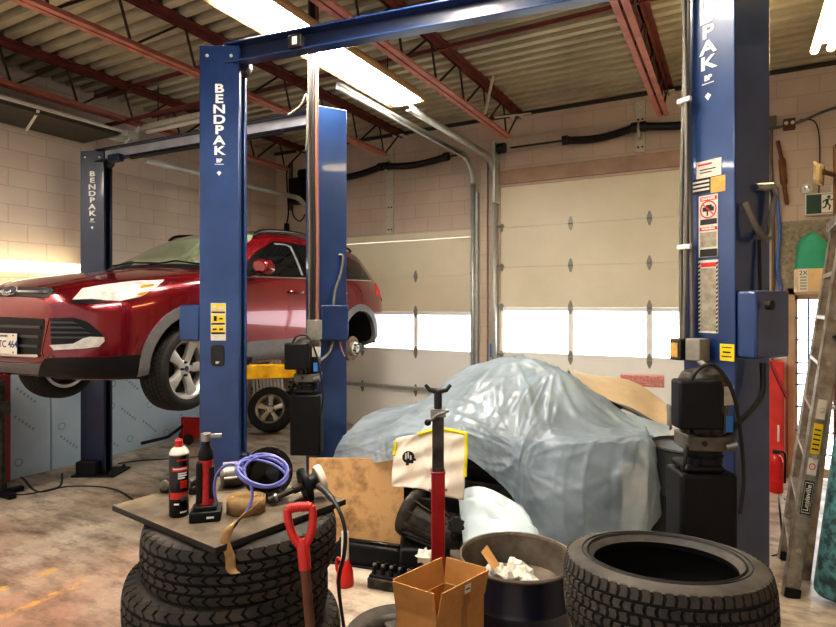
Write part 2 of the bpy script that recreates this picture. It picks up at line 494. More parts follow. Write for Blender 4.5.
def smooth_path(pts, n=8):
    pts = [Vector(p) for p in pts]; out = []
    for i in range(len(pts) - 1):
        p0 = pts[max(i - 1, 0)]; p1 = pts[i]; p2 = pts[i + 1]; p3 = pts[min(i + 2, len(pts) - 1)]
        for k in range(n):
            t = k / n
            out.append(.5 * ((2 * p1) + (p2 - p0) * t + (2 * p0 - 5 * p1 + 4 * p2 - p3) * t * t + (3 * p1 - p0 - 3 * p2 + p3) * t ** 3))
    out.append(pts[-1]); return out

def crl(a, t, w=.7):
    i = int(min(max(math.floor(t), 0), len(a) - 2)); f = t - i
    return w * (a[i] * (1 - f) + a[i + 1] * f) + (1 - w) * cr(a, t)

def cr(a, t):
    """Catmull-Rom over an array of rows (numpy) at float index t"""
    i = int(min(max(math.floor(t), 0), len(a) - 2)); f = t - i
    p1 = a[i]; p2 = a[i + 1]
    p0 = a[i - 1] if i > 0 else 2 * p1 - p2
    p3 = a[i + 2] if i + 2 < len(a) else 2 * p2 - p1
    return .5 * (2 * p1 + (p2 - p0) * f + (2 * p0 - 5 * p1 + 4 * p2 - p3) * f * f + (3 * p1 - p0 - 3 * p2 + p3) * f ** 3)
# ================================================================== ROOM
WY = 7.6          # door wall (inner face)
WX = -6.95        # left wall (inner face)
CZ = 4.57         # roof deck
struct('floor', MB().box(-7.2, 3.4, -2.0, 8.4, -.12, 0), M['floor'])
DL = (-6.13, -3.25, 2.88)      # left garage door: x0, x1, top
DR = (-2.86, .04, 3.53)        # right garage door
MD = (.505, 1.42, 2.08)        # glazed personnel door
w = MB()
xs = [-7.2, DL[0], DL[1], DR[0], DR[1], MD[0], MD[1], 3.4]
for i in range(7):
    top = {1: DL[2], 3: DR[2], 5: MD[2]}.get(i, 0)
    w.box(xs[i], xs[i + 1], WY, WY + .22, top, CZ + .1)
struct('wall_back', w, M['wall_x'])
struct('wall_left', MB().box(WX - .22, WX, -2.0, WY, 0, CZ + .1), M['wall_y'])
struct('wall_right', MB().box(3.2, 3.4, -2.0, WY, 0, CZ + .1), M['wall_y'])
# corrugated roof deck, ribs run along x
prof = []
pitch = .17; y = -2.0
while y < 7.9:
    prof += [(y, CZ), (y + .06, CZ), (y + .078, CZ - .075), (y + .152, CZ - .075)]
    y += pitch
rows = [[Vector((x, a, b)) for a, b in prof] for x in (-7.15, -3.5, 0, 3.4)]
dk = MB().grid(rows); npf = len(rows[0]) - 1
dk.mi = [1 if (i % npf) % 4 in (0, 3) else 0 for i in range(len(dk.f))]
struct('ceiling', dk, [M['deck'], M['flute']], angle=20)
struct('trim_1', MB().box(WX, 3.2, WY - .05, WY - .005, CZ - .10, CZ - .06), M['darksoffit'])   # dark ledger under the deck

# ---------------- garage doors (sections, hinges, panes)
def garage_door(name, x0, x1, seams, win, strut_z):
    """seams: z list from floor to top; win: index of the glazed section"""
    root = None
    yb, yf = WY + .07, WY + .02
    n = 3; pw = (x1 - x0) / n
    for i in range(len(seams) - 1):
        z0, z1 = seams[i] + .0004, seams[i + 1] - .0004
        mb = MB()
        if i == win:
            mb.box(x0, x1, yf, yb, z0, z0 + .045); mb.box(x0, x1, yf, yb, z1 - .05, z1)
            for k in range(n + 1):
                xa = x0 + k * pw
                wd = .035
                mb.box(max(x0, xa - wd), min(x1, xa + wd), yf + .001, yb - .001, z0 + .04, z1 - .045)
        else:
            mb.box(x0, x1, yf, yb, z0, z1)
        m = M['door_tan'] if i > win else M['door_white']
        if root is None:
            root = struct(name, mb, m, bevel=.004)
        else:
            obj('glazed_section' if i == win else 'section_panel', mb, m, root, bevel=.004)
        if i == win:
            for k in range(n):
                obj('window_pane', MB().box(x0 + k * pw + .03, x0 + (k + 1) * pw - .03, yf + .02, yf + .026, z0 + .04, z1 - .045), M['pane'], root)
    for i in range(1, len(seams) - 1):
        for k in range(0, n + 1):
            xa = x0 + k * pw; z = seams[i]
            if k in (0, n): 
                mb = MB().box(xa - .03 if k else xa, xa + .03 if not k else xa, yf - .03, yf, z - .05, z + .05)
                mb.cyl((xa - .05, yf - .035, z + .02), (xa + .05, yf - .035, z + .02), .018, n=10)
            else:
                T = axis_m((xa, yf, z), (0, -1, 0), (1, 0, 0))
                mb = MB().prism([(-.008, -.09), (.008, -.09), (.03, -.028), (.03, .028), (.008, .09), (-.008, .09), (-.03, .028), (-.03, -.028)], 0, .006, T)
                mb.cyl((xa - .03, yf - .012, z), (xa + .03, yf - .012, z), .011, n=10)
            obj('hinge', mb, M['hinge'], root)
    mb = MB().box(x0, x1, yf - .05, yf - .012, strut_z - .028, strut_z + .028)
    mb.box(x0, x1, yf - .09, yf - .05, strut_z + .02, strut_z + .028)
    obj('stiffening_strut', mb, M['galv'], root)
    return root
garage_door('door_1', DL[0], DL[1], [0, .62, 1.19, 1.80, 2.33, 2.87], 2, .65)
garage_door('door_2', DR[0], DR[1], [0, .62, 1.21, 1.87, 2.42, 2.97, 3.53], 2, .66)
# brown header boards above each door
struct('trim_2', MB().box(DL[0], DL[1], WY - .03, WY, DL[2], DL[2] + .09), M['door_tan'], bevel=.004)
struct('trim_3', MB().box(DR[0] - .02, DR[1], WY - .04, WY, DR[2] + .03, DR[2] + .22), M['header'], bevel=.004)

# ---------------- tracks
def track(label, x, ztop, y_end, group=None, side=1, y_w=7.5):
    t = thing('door_track', label, 'door track', (x, y_w, 0), 0, group)
    r = .34
    def chan(pts, name):
        pts = [Vector(p) for p in pts]
        mb = MB()
        sx = Vector((1, 0, 0))
        rows = []
        for i, p in enumerate(pts):
            a = pts[max(i - 1, 0)]; b = pts[min(i + 1, len(pts) - 1)]
            d = (b - a).normalized(); nrm = d.cross(sx).normalized()
            rows.append([p + sx * side * .002 + nrm * -.03, p + sx * side * .045 + nrm * -.03, p + sx * side * .045 + nrm * .03, p + sx * side * .002 + nrm * .03])
        mb.grid(rows)
        obj(name, mb, M['galv'], t, solid=.008, angle=50)
    chan([(x, y_w, 0), (x, y_w, ztop - r)], 'vertical_rail')
    chan([(x, y_w - r + r * math.cos(a), ztop - r + r * math.sin(a)) for a in [PI / 2 * i / 10 for i in range(11)]], 'curved_rail')
    chan([(x, y_w - r, ztop), (x, y_end, ztop)], 'horizontal_rail')
    mb = MB().box(x - .03, x + .03, y_w + .03, WY, 0, ztop - .45)
    obj('jamb_angle', mb, M['galv'], t)
    return t
track('galvanised track right of the left garage door, curving back under the long ceiling light', -3.20, 3.93, 4.35, side=-1)
track('galvanised track left of the right garage door, curving back to the ceiling light end', -2.93, 3.90, 5.1, side=1)
track('galvanised track at the far left garage door edge, curving back over the red car', -6.18, 3.62, 4.5, side=1)
# square timber post strip between the two doors with blue tape
struct('trim_4', MB().box(-3.13, -3.03, WY - .06, WY, 0, 4.0), M['wall_x'], bevel=.004)
o = obj('tape_patch', MB().box(-3.01, -2.955, WY - .012, WY, 1.17, 1.36), M['bluetape']); tag(o, 'square of blue tape on the wall between the garage doors', 'tape')

# ---------------- torsion springs with shaft
def spring(label, x0, x1, z0, z1, z2, xm):
    t = thing('torsion_spring', label, 'spring', ((x0 + x1) / 2, WY - .14, z1))
    def coil(a, b):
        n = 60; pts = []; rs = []
        for i in range(n + 1):
            s = i / n; p = a.lerp(b, s); p.z -= .05 * math.sin(PI * s)
            pts.append(p); rs.append(.052 if i % 2 else .043)
        mb = MB(); mb.tube(pts, rs, 12)
        obj('coil', mb, M['spring'], t, angle=60)
        for e in (a, b):
            obj('winding_cone', MB().cyl(e + Vector((-.035, 0, 0)), e + Vector((.035, 0, 0)), .06, n=14), M['spring'], t)
    c = Vector((xm, WY - .14, z1))
    coil(Vector((x0, WY - .14, z0)), c + Vector((-.05, 0, 0))); coil(c + Vector((.05, 0, 0)), Vector((x1, WY - .14, z2)))
    obj('shaft', MB().cyl((x0 - .74, WY - .14, z0), (x0, WY - .14, z0), .013, n=8), M['spring'], t)
    obj('shaft', MB().cyl((x1, WY - .14, z2), (x1 + .3, WY - .14, z2), .013, n=8), M['spring'], t)
    return t
spring('black torsion spring over the left garage door, two sagging coils', -5.75, -3.62, 3.93, 4.0, 4.02, -4.68)
spring('black torsion spring over the right garage door, two sagging coils', -1.92, -.02, 4.02, 4.06, 4.06, -1.03)
def hanger(label, x, z0, z1):
    o = obj('spring_bracket', MB().box(x - .06, x + .06, WY - .035, WY, z0, z1).box(x - .02, x + .02, WY - .16, WY - .03, 3.93, 4.1), M['sticker'], bevel=.004)
    for z in (z0 + .06, z0 + .4):
        for q in (-.02, .03): obj('bolt', MB().cyl((x + q, WY - .045, z), (x + q, WY - .03, z), .012, n=8), M['ink'], o)
    tag(o, label, 'bracket')
hanger('painted steel upright carrying the left torsion spring', -4.63, 2.99, 4.28)
hanger('short painted steel upright carrying the right torsion spring', -1.03, 3.78, 4.42)
t = thing('cable_drum', 'dark cable drum on the shaft at the right door track top', 'cable drum', (-2.78, WY - .14, 4.03))
obj('drum', MB().cyl((-2.84, WY - .14, 4.03), (-2.74, WY - .14, 4.03), .07, n=18), M['spring'], t)
obj('bearing_plate', MB().box(-2.90, -2.86, WY - .2, WY, 3.3, 4.12), M['galv'], t, bevel=.004)
# chain hoist operator high on the left end of the back wall
t = thing('door_opener', 'black door opener box with hanging chain high in the far left corner', 'door opener', (-6.42, WY - .12, 3.6))
obj('housing', MB().box(-6.50, -6.25, WY - .2, WY - .01, 3.58, 4.0), M['black'], t, bevel=.015)
obj('motor', MB().cyl((-6.3, WY - .12, 4.05), (-6.02, WY - .12, 4.05), .09, n=16), M['black'], t)
obj('bracket', MB().box(-6.62, -6.57, WY - .05, WY - .002, 3.5, 4.3), M['pipe'], t)
mb = MB(); mb.tube(smooth_path([(-6.6, WY - .06, 4.25), (-6.66, WY - .06, 4.1), (-6.62, WY - .06, 3.5), (-6.66, WY - .06, 3.28)], 6), .012, 6)
mb.tube(smooth_path([(-6.55, WY - .06, 3.56), (-6.5, WY - .06, 3.38), (-6.36, WY - .06, 3.3), (-6.25, WY - .06, 3.42)], 6), .01, 6)
mb.box(-6.69, -6.63, WY - .09, WY - .03, 3.14, 3.28)
obj('chain', mb, M['black'], t)

# ---------------- roof joists
def joist():
    t = thing('roof_joist', 'x', 'roof joist', (0, 0, 0), 0, 'red steel roof joists')
    y0, y1, zt, zb = -1.6, 7.58, 4.49, 4.055
    obj('top_chord', MB().box(-.075, -.012, y0, y1, zt - .012, zt + .012).box(.012, .075, y0, y1, zt - .012, zt + .012)
        .box(-.022, -.012, y0, y1, zt - .07, zt).box(.012, .022, y0, y1, zt - .07, zt), M['joist'], t)
    obj('bottom_chord', MB().box(-.062, -.010, y0, 7.12, zb - .01, zb).box(.010, .062, y0, 7.12, zb - .01, zb)
        .box(-.02, -.010, y0, 7.12, zb, zb + .05).box(.010, .02, y0, 7.12, zb, zb + .05), M['joist_l'], t)
    mb = MB(); y = 7.06
    mb.cyl((0, 7.06, zb), (0, 7.5, zt - .03), .012, n=6)
    while y > y0 + .7:
        mb.cyl((0, y, zb + .01), (0, y - .13, zt - .03), .012, n=6)
        mb.cyl((0, y - .16, zt - .03), (0, y - .66, zb + .01), .012, n=6)
        y -= .66
    obj('web', mb, M['web'], t, angle=60)
    mb = MB().box(-.09, .09, 7.44, 7.6, zt - .06, zt - .045)
    obj('bearing_seat', mb, M['white'], t)
    return t
J = joist()
jl = ['red steel roof joist nearest the left wall, over the dark soffit panel', 'red steel roof joist over the far left blue lift column and red car',
      'red steel roof joist ending above the gap between the two garage doors', 'red steel roof joist above the right garage door, beside the right lift column']
for i, x in enumerate((-6.27, -4.42, -2.57, -.72)):
    m4 = Matrix.Translation((x, 0, 0))
    if i == 0:
        J.matrix_world = m4; WM[J.name] = m4; J['label'] = jl[0]
    else: dup(J, m4, jl[i])
# cross bridging
for (y, z, xa, xb, lab) in ((4.33, 4.44, -6.9, -.76, 'thin red bridging bar high under the deck, nearer row'), (4.28, 4.03, -6.9, -4.45, 'thin red bridging bar along the lower chords near the left wall'),
                            (5.12, 4.42, -6.9, .9, 'thin red bridging bar high under the deck, farther row')):
    tag(obj('bridging_bar', MB().box(xa, xb, y, y + .035, z, z + .005).box(xa, xb, y, y + .005, z, z + .035), M['joist']), lab, 'bridging bar', 'bridging bars across the joists')
# pale timber prop and rod near the joist end
t = obj('conduit_prop', MB().cyl((-2.50, 6.15, 4.07), (-2.42, 6.2, 4.5), .018, n=8).cyl((-2.48, 6.4, 4.1), (-2.2, 6.9, 4.25), .012, n=8), M['sticker']); tag(t, 'pale stick wedged between joist chords near the right garage door', 'stick')

# ---------------- dark soffit panel along the left wall
t = thing('soffit_panel', 'dark retracted overhead panel with white edge rail high along the left wall', 'overhead panel', (-6.58, 2.9, 3.89))
obj('panel', MB().box(-6.93, -6.24, .6, 4.25, 3.89, 3.93).box(-6.93, -6.26, .6, 4.22, 3.86, 3.89), M['darksoffit'], t, bevel=.004)
obj('edge_rail', MB().box(-6.235, -6.215, .4, 4.3, 3.895, 3.925), M['white'], t)
obj('cross_rail', MB().bar((-6.92, 3.57, 3.845), (-6.22, 3.32, 3.875), .025, .02), M['white'], t)
obj('end_bracket', MB().bar((-6.35, 4.3, 3.70), (-6.15, 4.42, 4.0), .05, .02).box(-6.5, -6.15, 4.26, 4.4, 3.86, 3.92), M['galv'], t)
t = thing('strip_light', 'unlit white strip light hung crosswise near the left wall top', 'light', (-5.6, 4.55, 3.98))
obj('casing', MB().box(-6.25, -4.9, 4.50, 4.60, 4.0, 4.06), M['sticker'], t, bevel=.008)
for x in (-6.0, -5.1): obj('hanger', MB().cyl((x, 4.55, 4.06), (x, 4.55, CZ - .02), .006, n=6), M['spring'], t)
obj('lamp_tube', MB().cyl((-6.2, 4.55, 3.975), (-4.95, 4.55, 3.975), .022, n=10), M['white'], t)

# ---------------- fluorescent fixtures
def tube_fixture(name, label, x, y0, y1, z, w, m_t, ntube, refl=True, group=None):
    t = thing(name, label, 'light', (x, (y0 + y1) / 2, z), 0, group)
    if refl:
        mb = MB()
        for y in (y0, y1):
            pass
        sec = [(-w / 2 - .035, -.035), (-w / 2, .06), (-.06, .10), (.06, .10), (w / 2, .06), (w / 2 + .035, -.035)]
        mb.grid([[Vector((x + a, y, z + b)) for a, b in sec] for y in (y0, y1)])
        for y in (y0, y1):
            mb.add([Vector((x + a, y, z + b)) for a, b in sec], [tuple(range(6))])
        obj('reflector', mb, M['ltrim'], t, solid=.006)
    else:
        obj('casing', MB().box(x - .06, x + .06, y0, y1, z + .05, z + .11), M['white'], t, bevel=.006)
    for k in range(ntube):
        xx = x + (k - (ntube - 1) / 2) * (w / ntube)
        obj('lamp_tube', MB().cyl((xx, y0 + .03, z), (xx, y1 - .03, z), .036 if ntube > 2 else .03, n=12), m_t, t, angle=60)
    for y in (y0 + .4, y1 - .4): obj('hanger', MB().cyl((x, y, z + .1), (x, y, CZ - .05), .005, n=6), M['spring'], t)
    return t
tube_fixture('ceiling_light', 'long bright fluorescent ceiling light passing behind the overhead lift beam', -2.95, 2.74, 5.18, 3.99, .34, M['tube'], 4)
tube_fixture('ceiling_light', 'warm twin tube ceiling light at the right, past the right lift column',   .62, 3.25, 5.72, 3.97, .22, M['tube_w'], 2, refl=False)
# unseen ceiling lamps added to brighten the left wall, doors and sheet
tube_fixture('ceiling_light', 'unseen fluorescent fill light added behind the viewpoint, left row', -6.0, -1.2, 1.2, 4.0, .30, M['tube'], 4)
tube_fixture('ceiling_light', 'unseen fluorescent fill light added above the viewpoint, right row', -1.4, .5, 2.94, 4.0, .30, M['tube'], 4)
# wall mounted strip on the left wall
t = thing('wall_light', 'glowing strip light fixed along the left wall behind the red car', 'light', (WX + .05, 2.9, 2.31))
obj('casing', MB().box(WX + .002, WX + .10, 1.7, 4.16, 2.29, 2.35), M['white'], t, bevel=.006)
for z in (2.28, 2.36): obj('lamp_tube', MB().cyl((WX + .13, 1.72, z), (WX + .13, 4.13, z), .022, n=10), M['tube_wall'], t)

# ---------------- blue foam boards along the left wall foot
def foam(label, y0, y1, seed):
    rnd = random.Random(seed)
    t = thing('foam_board', label, 'foam board', (WX + .03, (y0 + y1) / 2, 0), 0, 'pale blue foam boards on the left wall')
    obj('panel', MB().box(WX + .002, WX + .05, y0 + .003, y1 - .003, 0, 1.25), M['foam'], t, bevel=.003)
    mb = MB()
    X = WX + .0515
    for k in range(int((y1 - y0) / .28)):
        for z in (.2, .55, .9):
            y = y0 + .15 + k * .28 + rnd.uniform(-.04, .04); zz = z + rnd.uniform(-.08, .08)
            if (k + int(z * 10)) % 2:
                n = 14; ro, ri = .045, .033
                vs = [Vector((X, y + r * math.cos(2 * PI * i / n), zz + r * math.sin(2 * PI * i / n))) for i in range(n) for r in (ri, ro)]
                mb.add(vs, [(2 * i, 2 * i + 1, (2 * i + 3) % (2 * n), (2 * i + 2) % (2 * n)) for i in range(n)])
            else:
                for s in range(6):
                    a = Vector((X, y - .10 + s * .036, zz + .09 - s * .032))
                    d = Vector((0, .75, -.66)); e = Vector((0, .66, .75))
                    mb.quad(a, a + d * .028, a + d * .028 + e * .03, a + e * .03)
    obj('print_pattern', mb, M['foamink'], t)
foam('pale blue printed foam board on the left wall, nearest the camera', 1.4, 3.82, 1)
foam('pale blue printed foam board on the left wall, behind the far left column', 3.83, 6.25, 2)

# ---------------- glazed personnel door at the right
x0, x1, zt = MD
d3 = struct('door_3', MB().box(x0, x0 + .07, WY - .03, WY + .12, 0, zt).box(x1 - .07, x1, WY - .03, WY + .12, 0, zt).box(x0, x1, WY - .03, WY + .12, zt - .07, zt), M['frame_tan'], bevel=.005)
obj('door_leaf', MB().box(x0 + .07, x0 + .10, WY + .03, WY + .08, .02, zt - .07).box(x1 - .2, x1 - .07, WY + .03, WY + .08, .02, zt - .07).box(x0 + .07, x1 - .07, WY + .03, WY + .08, .02, .12).box(x0 + .07, x1 - .07, WY + .03, WY + .08, zt - .12, zt - .07), M['frame_tan'], d3)
obj('glass_pane', MB().box(x0 + .10, x1 - .2, WY + .05, WY + .056, .12, zt - .12), M['pane'], d3)
mb = MB()
for py in (318, 340, 363, 374, 385, 407, 431, 453):
    z = aty(805, py, WY).z
    mb.box(x0 + .06, x1 - .15, WY + .005, WY + .02, z - .008, z + .008)
for x in (.70, 1.05): mb.box(x - .008, x + .008, WY + .0, WY + .016, .1, zt - .1)
obj('security_bar', mb, M['blueline'], d3)
# paint bucket-like lamp shade outside is not modelled; blue-white daylight comes from the world

# exit sign
t = thing('exit_sign', 'green running man exit sign in a white frame above the glazed door', 'exit sign', (.83, WY - .02, 2.98))
A = aty(804, 214, WY - .05)
T = frame((.66, WY - .06, 2.87), (1, 0, 0), (0, 0, 1))
obj('frame', MB(T).box(0, .40, 0, .235, -.055, 0), M['white'], t, bevel=.004)
obj('panel', MB(T).box(.015, .385, .015, .22, 0, .003), M['signgreen'], t)
mb = MB(T)
mb.box(.15, .26, .02, .215, .003, .0045, mi=1)
h = .0055
mb.disc(.016, h, 12, Matrix.Translation((.215, .185, 0)))
for poly in ([(.185, .165), (.215, .168), (.212, .12), (.188, .115)], [(.188, .16), (.165, .15), (.158, .125), (.168, .123), (.173, .14), (.19, .147)],
             [(.21, .165), (.235, .145), (.252, .152), (.25, .162), (.235, .157), (.214, .172)], [(.19, .12), (.208, .12), (.235, .09), (.222, .045), (.21, .05), (.219, .085)],
             [(.188, .125), (.2, .115), (.19, .075), (.16, .062), (.157, .074), (.18, .087)]):
    mb.add([(x, y, h) for x, y in poly], [tuple(range(len(poly)))])
obj('pictogram', mb, [M['signgreen'], M['white']], t)
# emergency lamp heads
for i, (px, lab) in enumerate(((807, 'round white emergency lamp left of its twin above the exit sign'), (836, 'round white emergency lamp above the right end of the exit sign'))):
    p = aty(px, 189, WY - .02)
    T = axis_m((p.x, WY, p.z), (0, -1, 0))
    t = thing('emergency_lamp', lab, 'emergency lamp', (p.x, WY - .03, p.z), 0, 'emergency lamps')
    obj('housing', MB().lathe([(0, 0), (.055, 0), (.06, .02), (.05, .05), (.03, .06), (0, .06)], 20, T), M['white'], t)
    obj('lens', MB().lathe([(0, .068), (.028, .064), (.03, .058)], 16, T), M['chrome'], t)
# conduit, socket, switch wires
mb = MB(); mb.tube(smooth_path([(.36, WY - .03, 1.2), (.37, WY - .03, 2.6), (.35, WY - .03, 3.6), (.36, WY - .03, 3.95)], 6), .016, 8)
mb.tube(smooth_path([(.30, WY - .03, 3.86), (.6, WY - .03, 3.9), (.9, WY - .03, 4.0), (1.4, WY - .03, 4.08)], 6), .014, 8)
mb.box(.33, .40, WY - .07, WY, 3.88, 4.0)
tag(obj('wall_conduit', mb, M['pipe']), 'grey conduit run up the back wall beside the right lift column', 'conduit')
t = thing('outlet_box', 'small brown twin outlet box high on the wall right of the column', 'outlet', (.52, WY - .03, 3.9))
obj('box', MB().box(.465, .575, WY - .06, WY, 3.83, 3.95), M['timber'], t, bevel=.006)
for x in (.49, .55): obj('socket', MB().cyl((x, WY - .066, 3.9), (x, WY - .06, 3.9), .02, n=12), M['white'], t)
mb = MB(); mb.tube(smooth_path([(.62, WY - .02, 3.93), (.76, WY - .02, 3.88), (.80, WY - .02, 3.6), (.79, WY - .02, 3.1)], 8), .006, 6)
tag(obj('black_cable', mb, M['spring']), 'thin black cable dropping to the exit sign', 'cable')
mb = MB(); mb.tube(smooth_path([(.40, WY - .05, 3.2), (.43, WY - .05, 2.7), (.41, WY - .05, 2.3), (.45, WY - .05, 1.95), (.44, WY - .05, 1.4)], 8), .018, 8)
tag(obj('air_line', mb, M['blueline']), 'blue air line hanging on the wall beside the right lift column', 'hose')
mb = MB(); mb.tube(smooth_path([(.41, WY - .04, 3.72), (.45, WY - .04, 3.5), (.47, WY - .04, 3.25), (.50, WY - .04, 3.0)], 8), [.02] * 8 + [.035] * 9 + [.02] * 7 + [.008], 8)
tag(obj('brown_rope', mb, M['brownstain']), 'frayed brown rope hanging on the wall above the blue line', 'rope')
# ================================================================== TWO POST LIFTS
CA, CB, CH = .265, .285, 3.62     # column depth, width, height
def uv(T, px, py):
    """where the sight line through a pixel meets the face T: local (u, v)"""
    I = T.inverted(); o = I @ Vector((0, 0, EYE)); d = I.to_3x3() @ ray(px, py)
    k = -o.z / d.z
    return (o.x + d.x * k, o.y + d.y * k)

class Post: pass
def post_frame(cx, cy, e):
    p = Post(); p.c = Vector((cx, cy, 0)); p.e = Vector((e[0], e[1], 0)).normalized()
    p.n = Vector((p.e.y, -p.e.x, 0))                # lettered side of a left column
    if p.n.y > 0: p.n = -p.n
    if p.n.dot(Vector((0, -1, 0))) < 0: p.n = -p.n
    return p
eL = (math.cos(R(29)), math.sin(R(29))); eR = (-math.cos(R(31.5)), math.sin(R(31.5)))
def from_face(px0, px1, D, e):
    p = post_frame(0, 0, e); m = (P(px0, 300, D) + P(px1, 300, D)) / 2; m.z = 0
    p.b = .18; p.c = m - p.n * p.b / 2; return p
def from_corner(px, D, e):
    p = post_frame(0, 0, e); m = P(px, 300, D); m.z = 0
    p.b = CB; p.c = m + p.e * CA / 2 - p.n * p.b / 2; return p
pFar = from_face(79, 105.5, 6.48, eL)
pFL = from_face(199.2, 239.3, 3.84, eL)
pBack = from_corner(316, 4.98, eR)
pRight = from_corner(735, 2.67, eR)

def column(p, root, m_out, m_in, name='column'):
    T = Matrix.Identity(4)
    for i in range(3): T[i][0] = p.e[i]; T[i][1] = p.n[i]; T[i][2] = (0, 0, 1)[i]; T[i][3] = p.c[i]
    p.T = T
    a, b, t, l = CA / 2, p.b / 2, .014, p.b * .26
    def ring(flip=1):
        return [(-a, -b), (a, -b), (a, -b + l), (a - t, -b + l), (a - t, -b + t), (-a + t, -b + t), (-a + t, b - t), (a - t, b - t), (a - t, b - l), (a, b - l), (a, b), (-a, b)]
    col = obj(name, MB(T).prism(ring(), .02, CH), m_out, root, bevel=.006, seg=2)
    obj('base_plate', MB(T).box(-a - .05, a + .16, -b - .10, b + .10, 0, .02), m_in, col, bevel=.004)
    mb = MB(T)
    for x in (-a + .03, a + .10):
        for y in (-b - .06, b + .06):
            obj('anchor_bolt', MB(T).cyl((x, y, .02), (x, y, .055), .018, n=6), M['steel_d'], col)
    obj('channel_lining', MB(T).box(-a + .02, -a + .03, -b + .02, b - .02, .1, CH - .05), M['blue_in'], col)
    mb = MB(T)
    for y in (-.03, .03): mb.tube([(.02, y, .1), (.02, y, CH - .1)], .014, 8)
    obj('lift_chain', mb, M['steel_d'], col)
    # top sheave
    obj('sheave', MB(T).cyl((.115, -.045, CH - .10), (.115, .045, CH - .10), .07, n=22), M['steel_d'], col, bevel=.004)
    for s in (-.6, .6):
        obj('top_bolt', MB(T).cyl((s * a, b, CH - .07), (s * a, b + .006, CH - .07), .011, n=8), M['sticker'], col)
    r = p.e if p.e.x > 0 else -p.e
    o = p.c + p.n * (b + .001) - r * a
    p.F = frame(o, r, (0, 0, 1))                      # lettered face, u to the right, v up
    r2 = -p.n if p.e.x > 0 else -p.n
    p.O = frame(p.c - p.e * (a + .001) + p.n * b, -p.n, (0, 0, 1))   # outer face (right columns)
    return col

def letters(p, col, z_top, pitch, u=None, size=.084):
    u = CA / 2 if u is None else u
    # stacked capitals reading down
    for i, ch in enumerate('BENDPAK'):
        text(ch, size, p.F @ Matrix.Translation((u, z_top - pitch * (i + .5), .001)) @ Matrix.Diagonal((1.32, .94, 1, 1)), M['letter'], col, 'lettering', bold=.0044)
    text('BP', .036, p.F @ Matrix.Translation((u, z_top - pitch * 7.45, .001)), M['letter'], col, 'lettering', bold=.002)
    obj('logo_mark', MB(p.F).box(u - .03, u + .03, z_top - pitch * 7.82, z_top - pitch * 7.76, .0005, .002), M['letter'], col)
    obj('logo_mark', MB(p.F).prism([(u - .016, z_top - pitch * 8.6), (u, z_top - pitch * 8.9), (u + .016, z_top - pitch * 8.6), (u, z_top - pitch * 8.4)], .0005, .002), M['letter'], col)

def carriage(p, col, z):
    T = p.T
    obj('carriage', MB(T).box(-.09, CA / 2 + .03, -p.b * .22, p.b * .22, z, z + .75).box(CA / 2 + .035, CA / 2 + .14, -p.b * .3, p.b * .3, z, z + .14), M['navy'], col, bevel=.008)

# ---------------- lift in the car bay
lift1 = thing('two_post_lift', 'dark blue two post lift holding up the red car', 'car lift', ((pFar.c + pBack.c) / 2))
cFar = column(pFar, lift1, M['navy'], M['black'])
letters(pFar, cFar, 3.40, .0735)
cBack = column(pBack, lift1, M['blue'], M['blue_in'])
letters(pBack, cBack, 3.30, .0735)
carriage(pFar, cFar, 1.15); carriage(pBack, cBack, 1.15)
obj('foot_bracket', MB(pFar.T).box(-.13, .09, pFar.b / 2, pFar.b / 2 + .10, .02, .17), M['black'], cFar, bevel=.008)
def beam(pa, pb, root, z, m_web, m_fl, lift=None):
    a = pa.c + Vector((0, 0, z)); b = pb.c + Vector((0, 0, z))
    d = (b - a).normalized(); s = d.cross(Vector((0, 0, 1)))
    mb = MB()
    off = s * .04
    a2 = a + d * .06; b2 = b - d * .06
    mb.bar(a2, b2, .012, .13, 0)
    bm = obj('overhead_beam', mb, m_web, root, bevel=.003)
    for h in (-.062, .062):
        obj('beam_flange', MB().bar(a2 + Vector((0, 0, h)) + s * .03, b2 + Vector((0, 0, h)) + s * .03, .085, .012), m_fl, bm, bevel=.003)
    return bm, a, b, d, s
bm1, a1, b1, d1, s1 = beam(pFar, pBack, lift1, CH - .05, mat('lit_beam_web', (170, 170, 176), .45, .1, .2, 4), M['navy'])  # web coloured pale to stand for light reflected off it
q = a1 + d1 * .42 + s1 * .07 + Vector((0, 0, -.07))
obj('limit_switch', MB().bar(q - d1 * .09, q + d1 * .09, .07, .08), M['navy'], bm1, bevel=.006)
obj('padded_bar', MB().tube([q + d1 * .25 + Vector((0, 0, -.02)), q + d1 * 2.3 + Vector((0, 0, -.02))], .022, 10), M['black'], bm1)
# swing arms
def arm(root, p, q_, m, h=.12):
    p = Vector(p); q_ = Vector(q_)
    ar = obj('swing_arm', MB().bar(p, q_, .11, h), m, root, bevel=.01)
    d = (q_ - p).normalized()
    T = axis_m(q_ - d * .05 + Vector((0, 0, h / 2)), (0, 0, 1))
    obj('lift_pad', MB().lathe([(0, .06), (.055, .06), (.06, .05), (.06, .02), (.03, .02), (.03, 0)], 18, T), M['black'], ar)
    obj('pivot_pin', MB().cyl(p + Vector((0, 0, -.09)), p + Vector((0, 0, .09)), .03, n=14), M['steel_d'], ar)
    return ar
pb = pBack.c + pBack.e * .2; pf = pFar.c + pFar.e * .2
arm(lift1, (pb.x, pb.y, 1.30), P(240, 372, 4.72), M['yellow'])
arm(lift1, (pb.x, pb.y + .05, 1.30), (-4.15, 5.25, 1.32), M['yellow'])
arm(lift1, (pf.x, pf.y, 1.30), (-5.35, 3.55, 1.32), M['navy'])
arm(lift1, (pf.x, pf.y, 1.30), (-5.45, 5.05, 1.32), M['navy'])

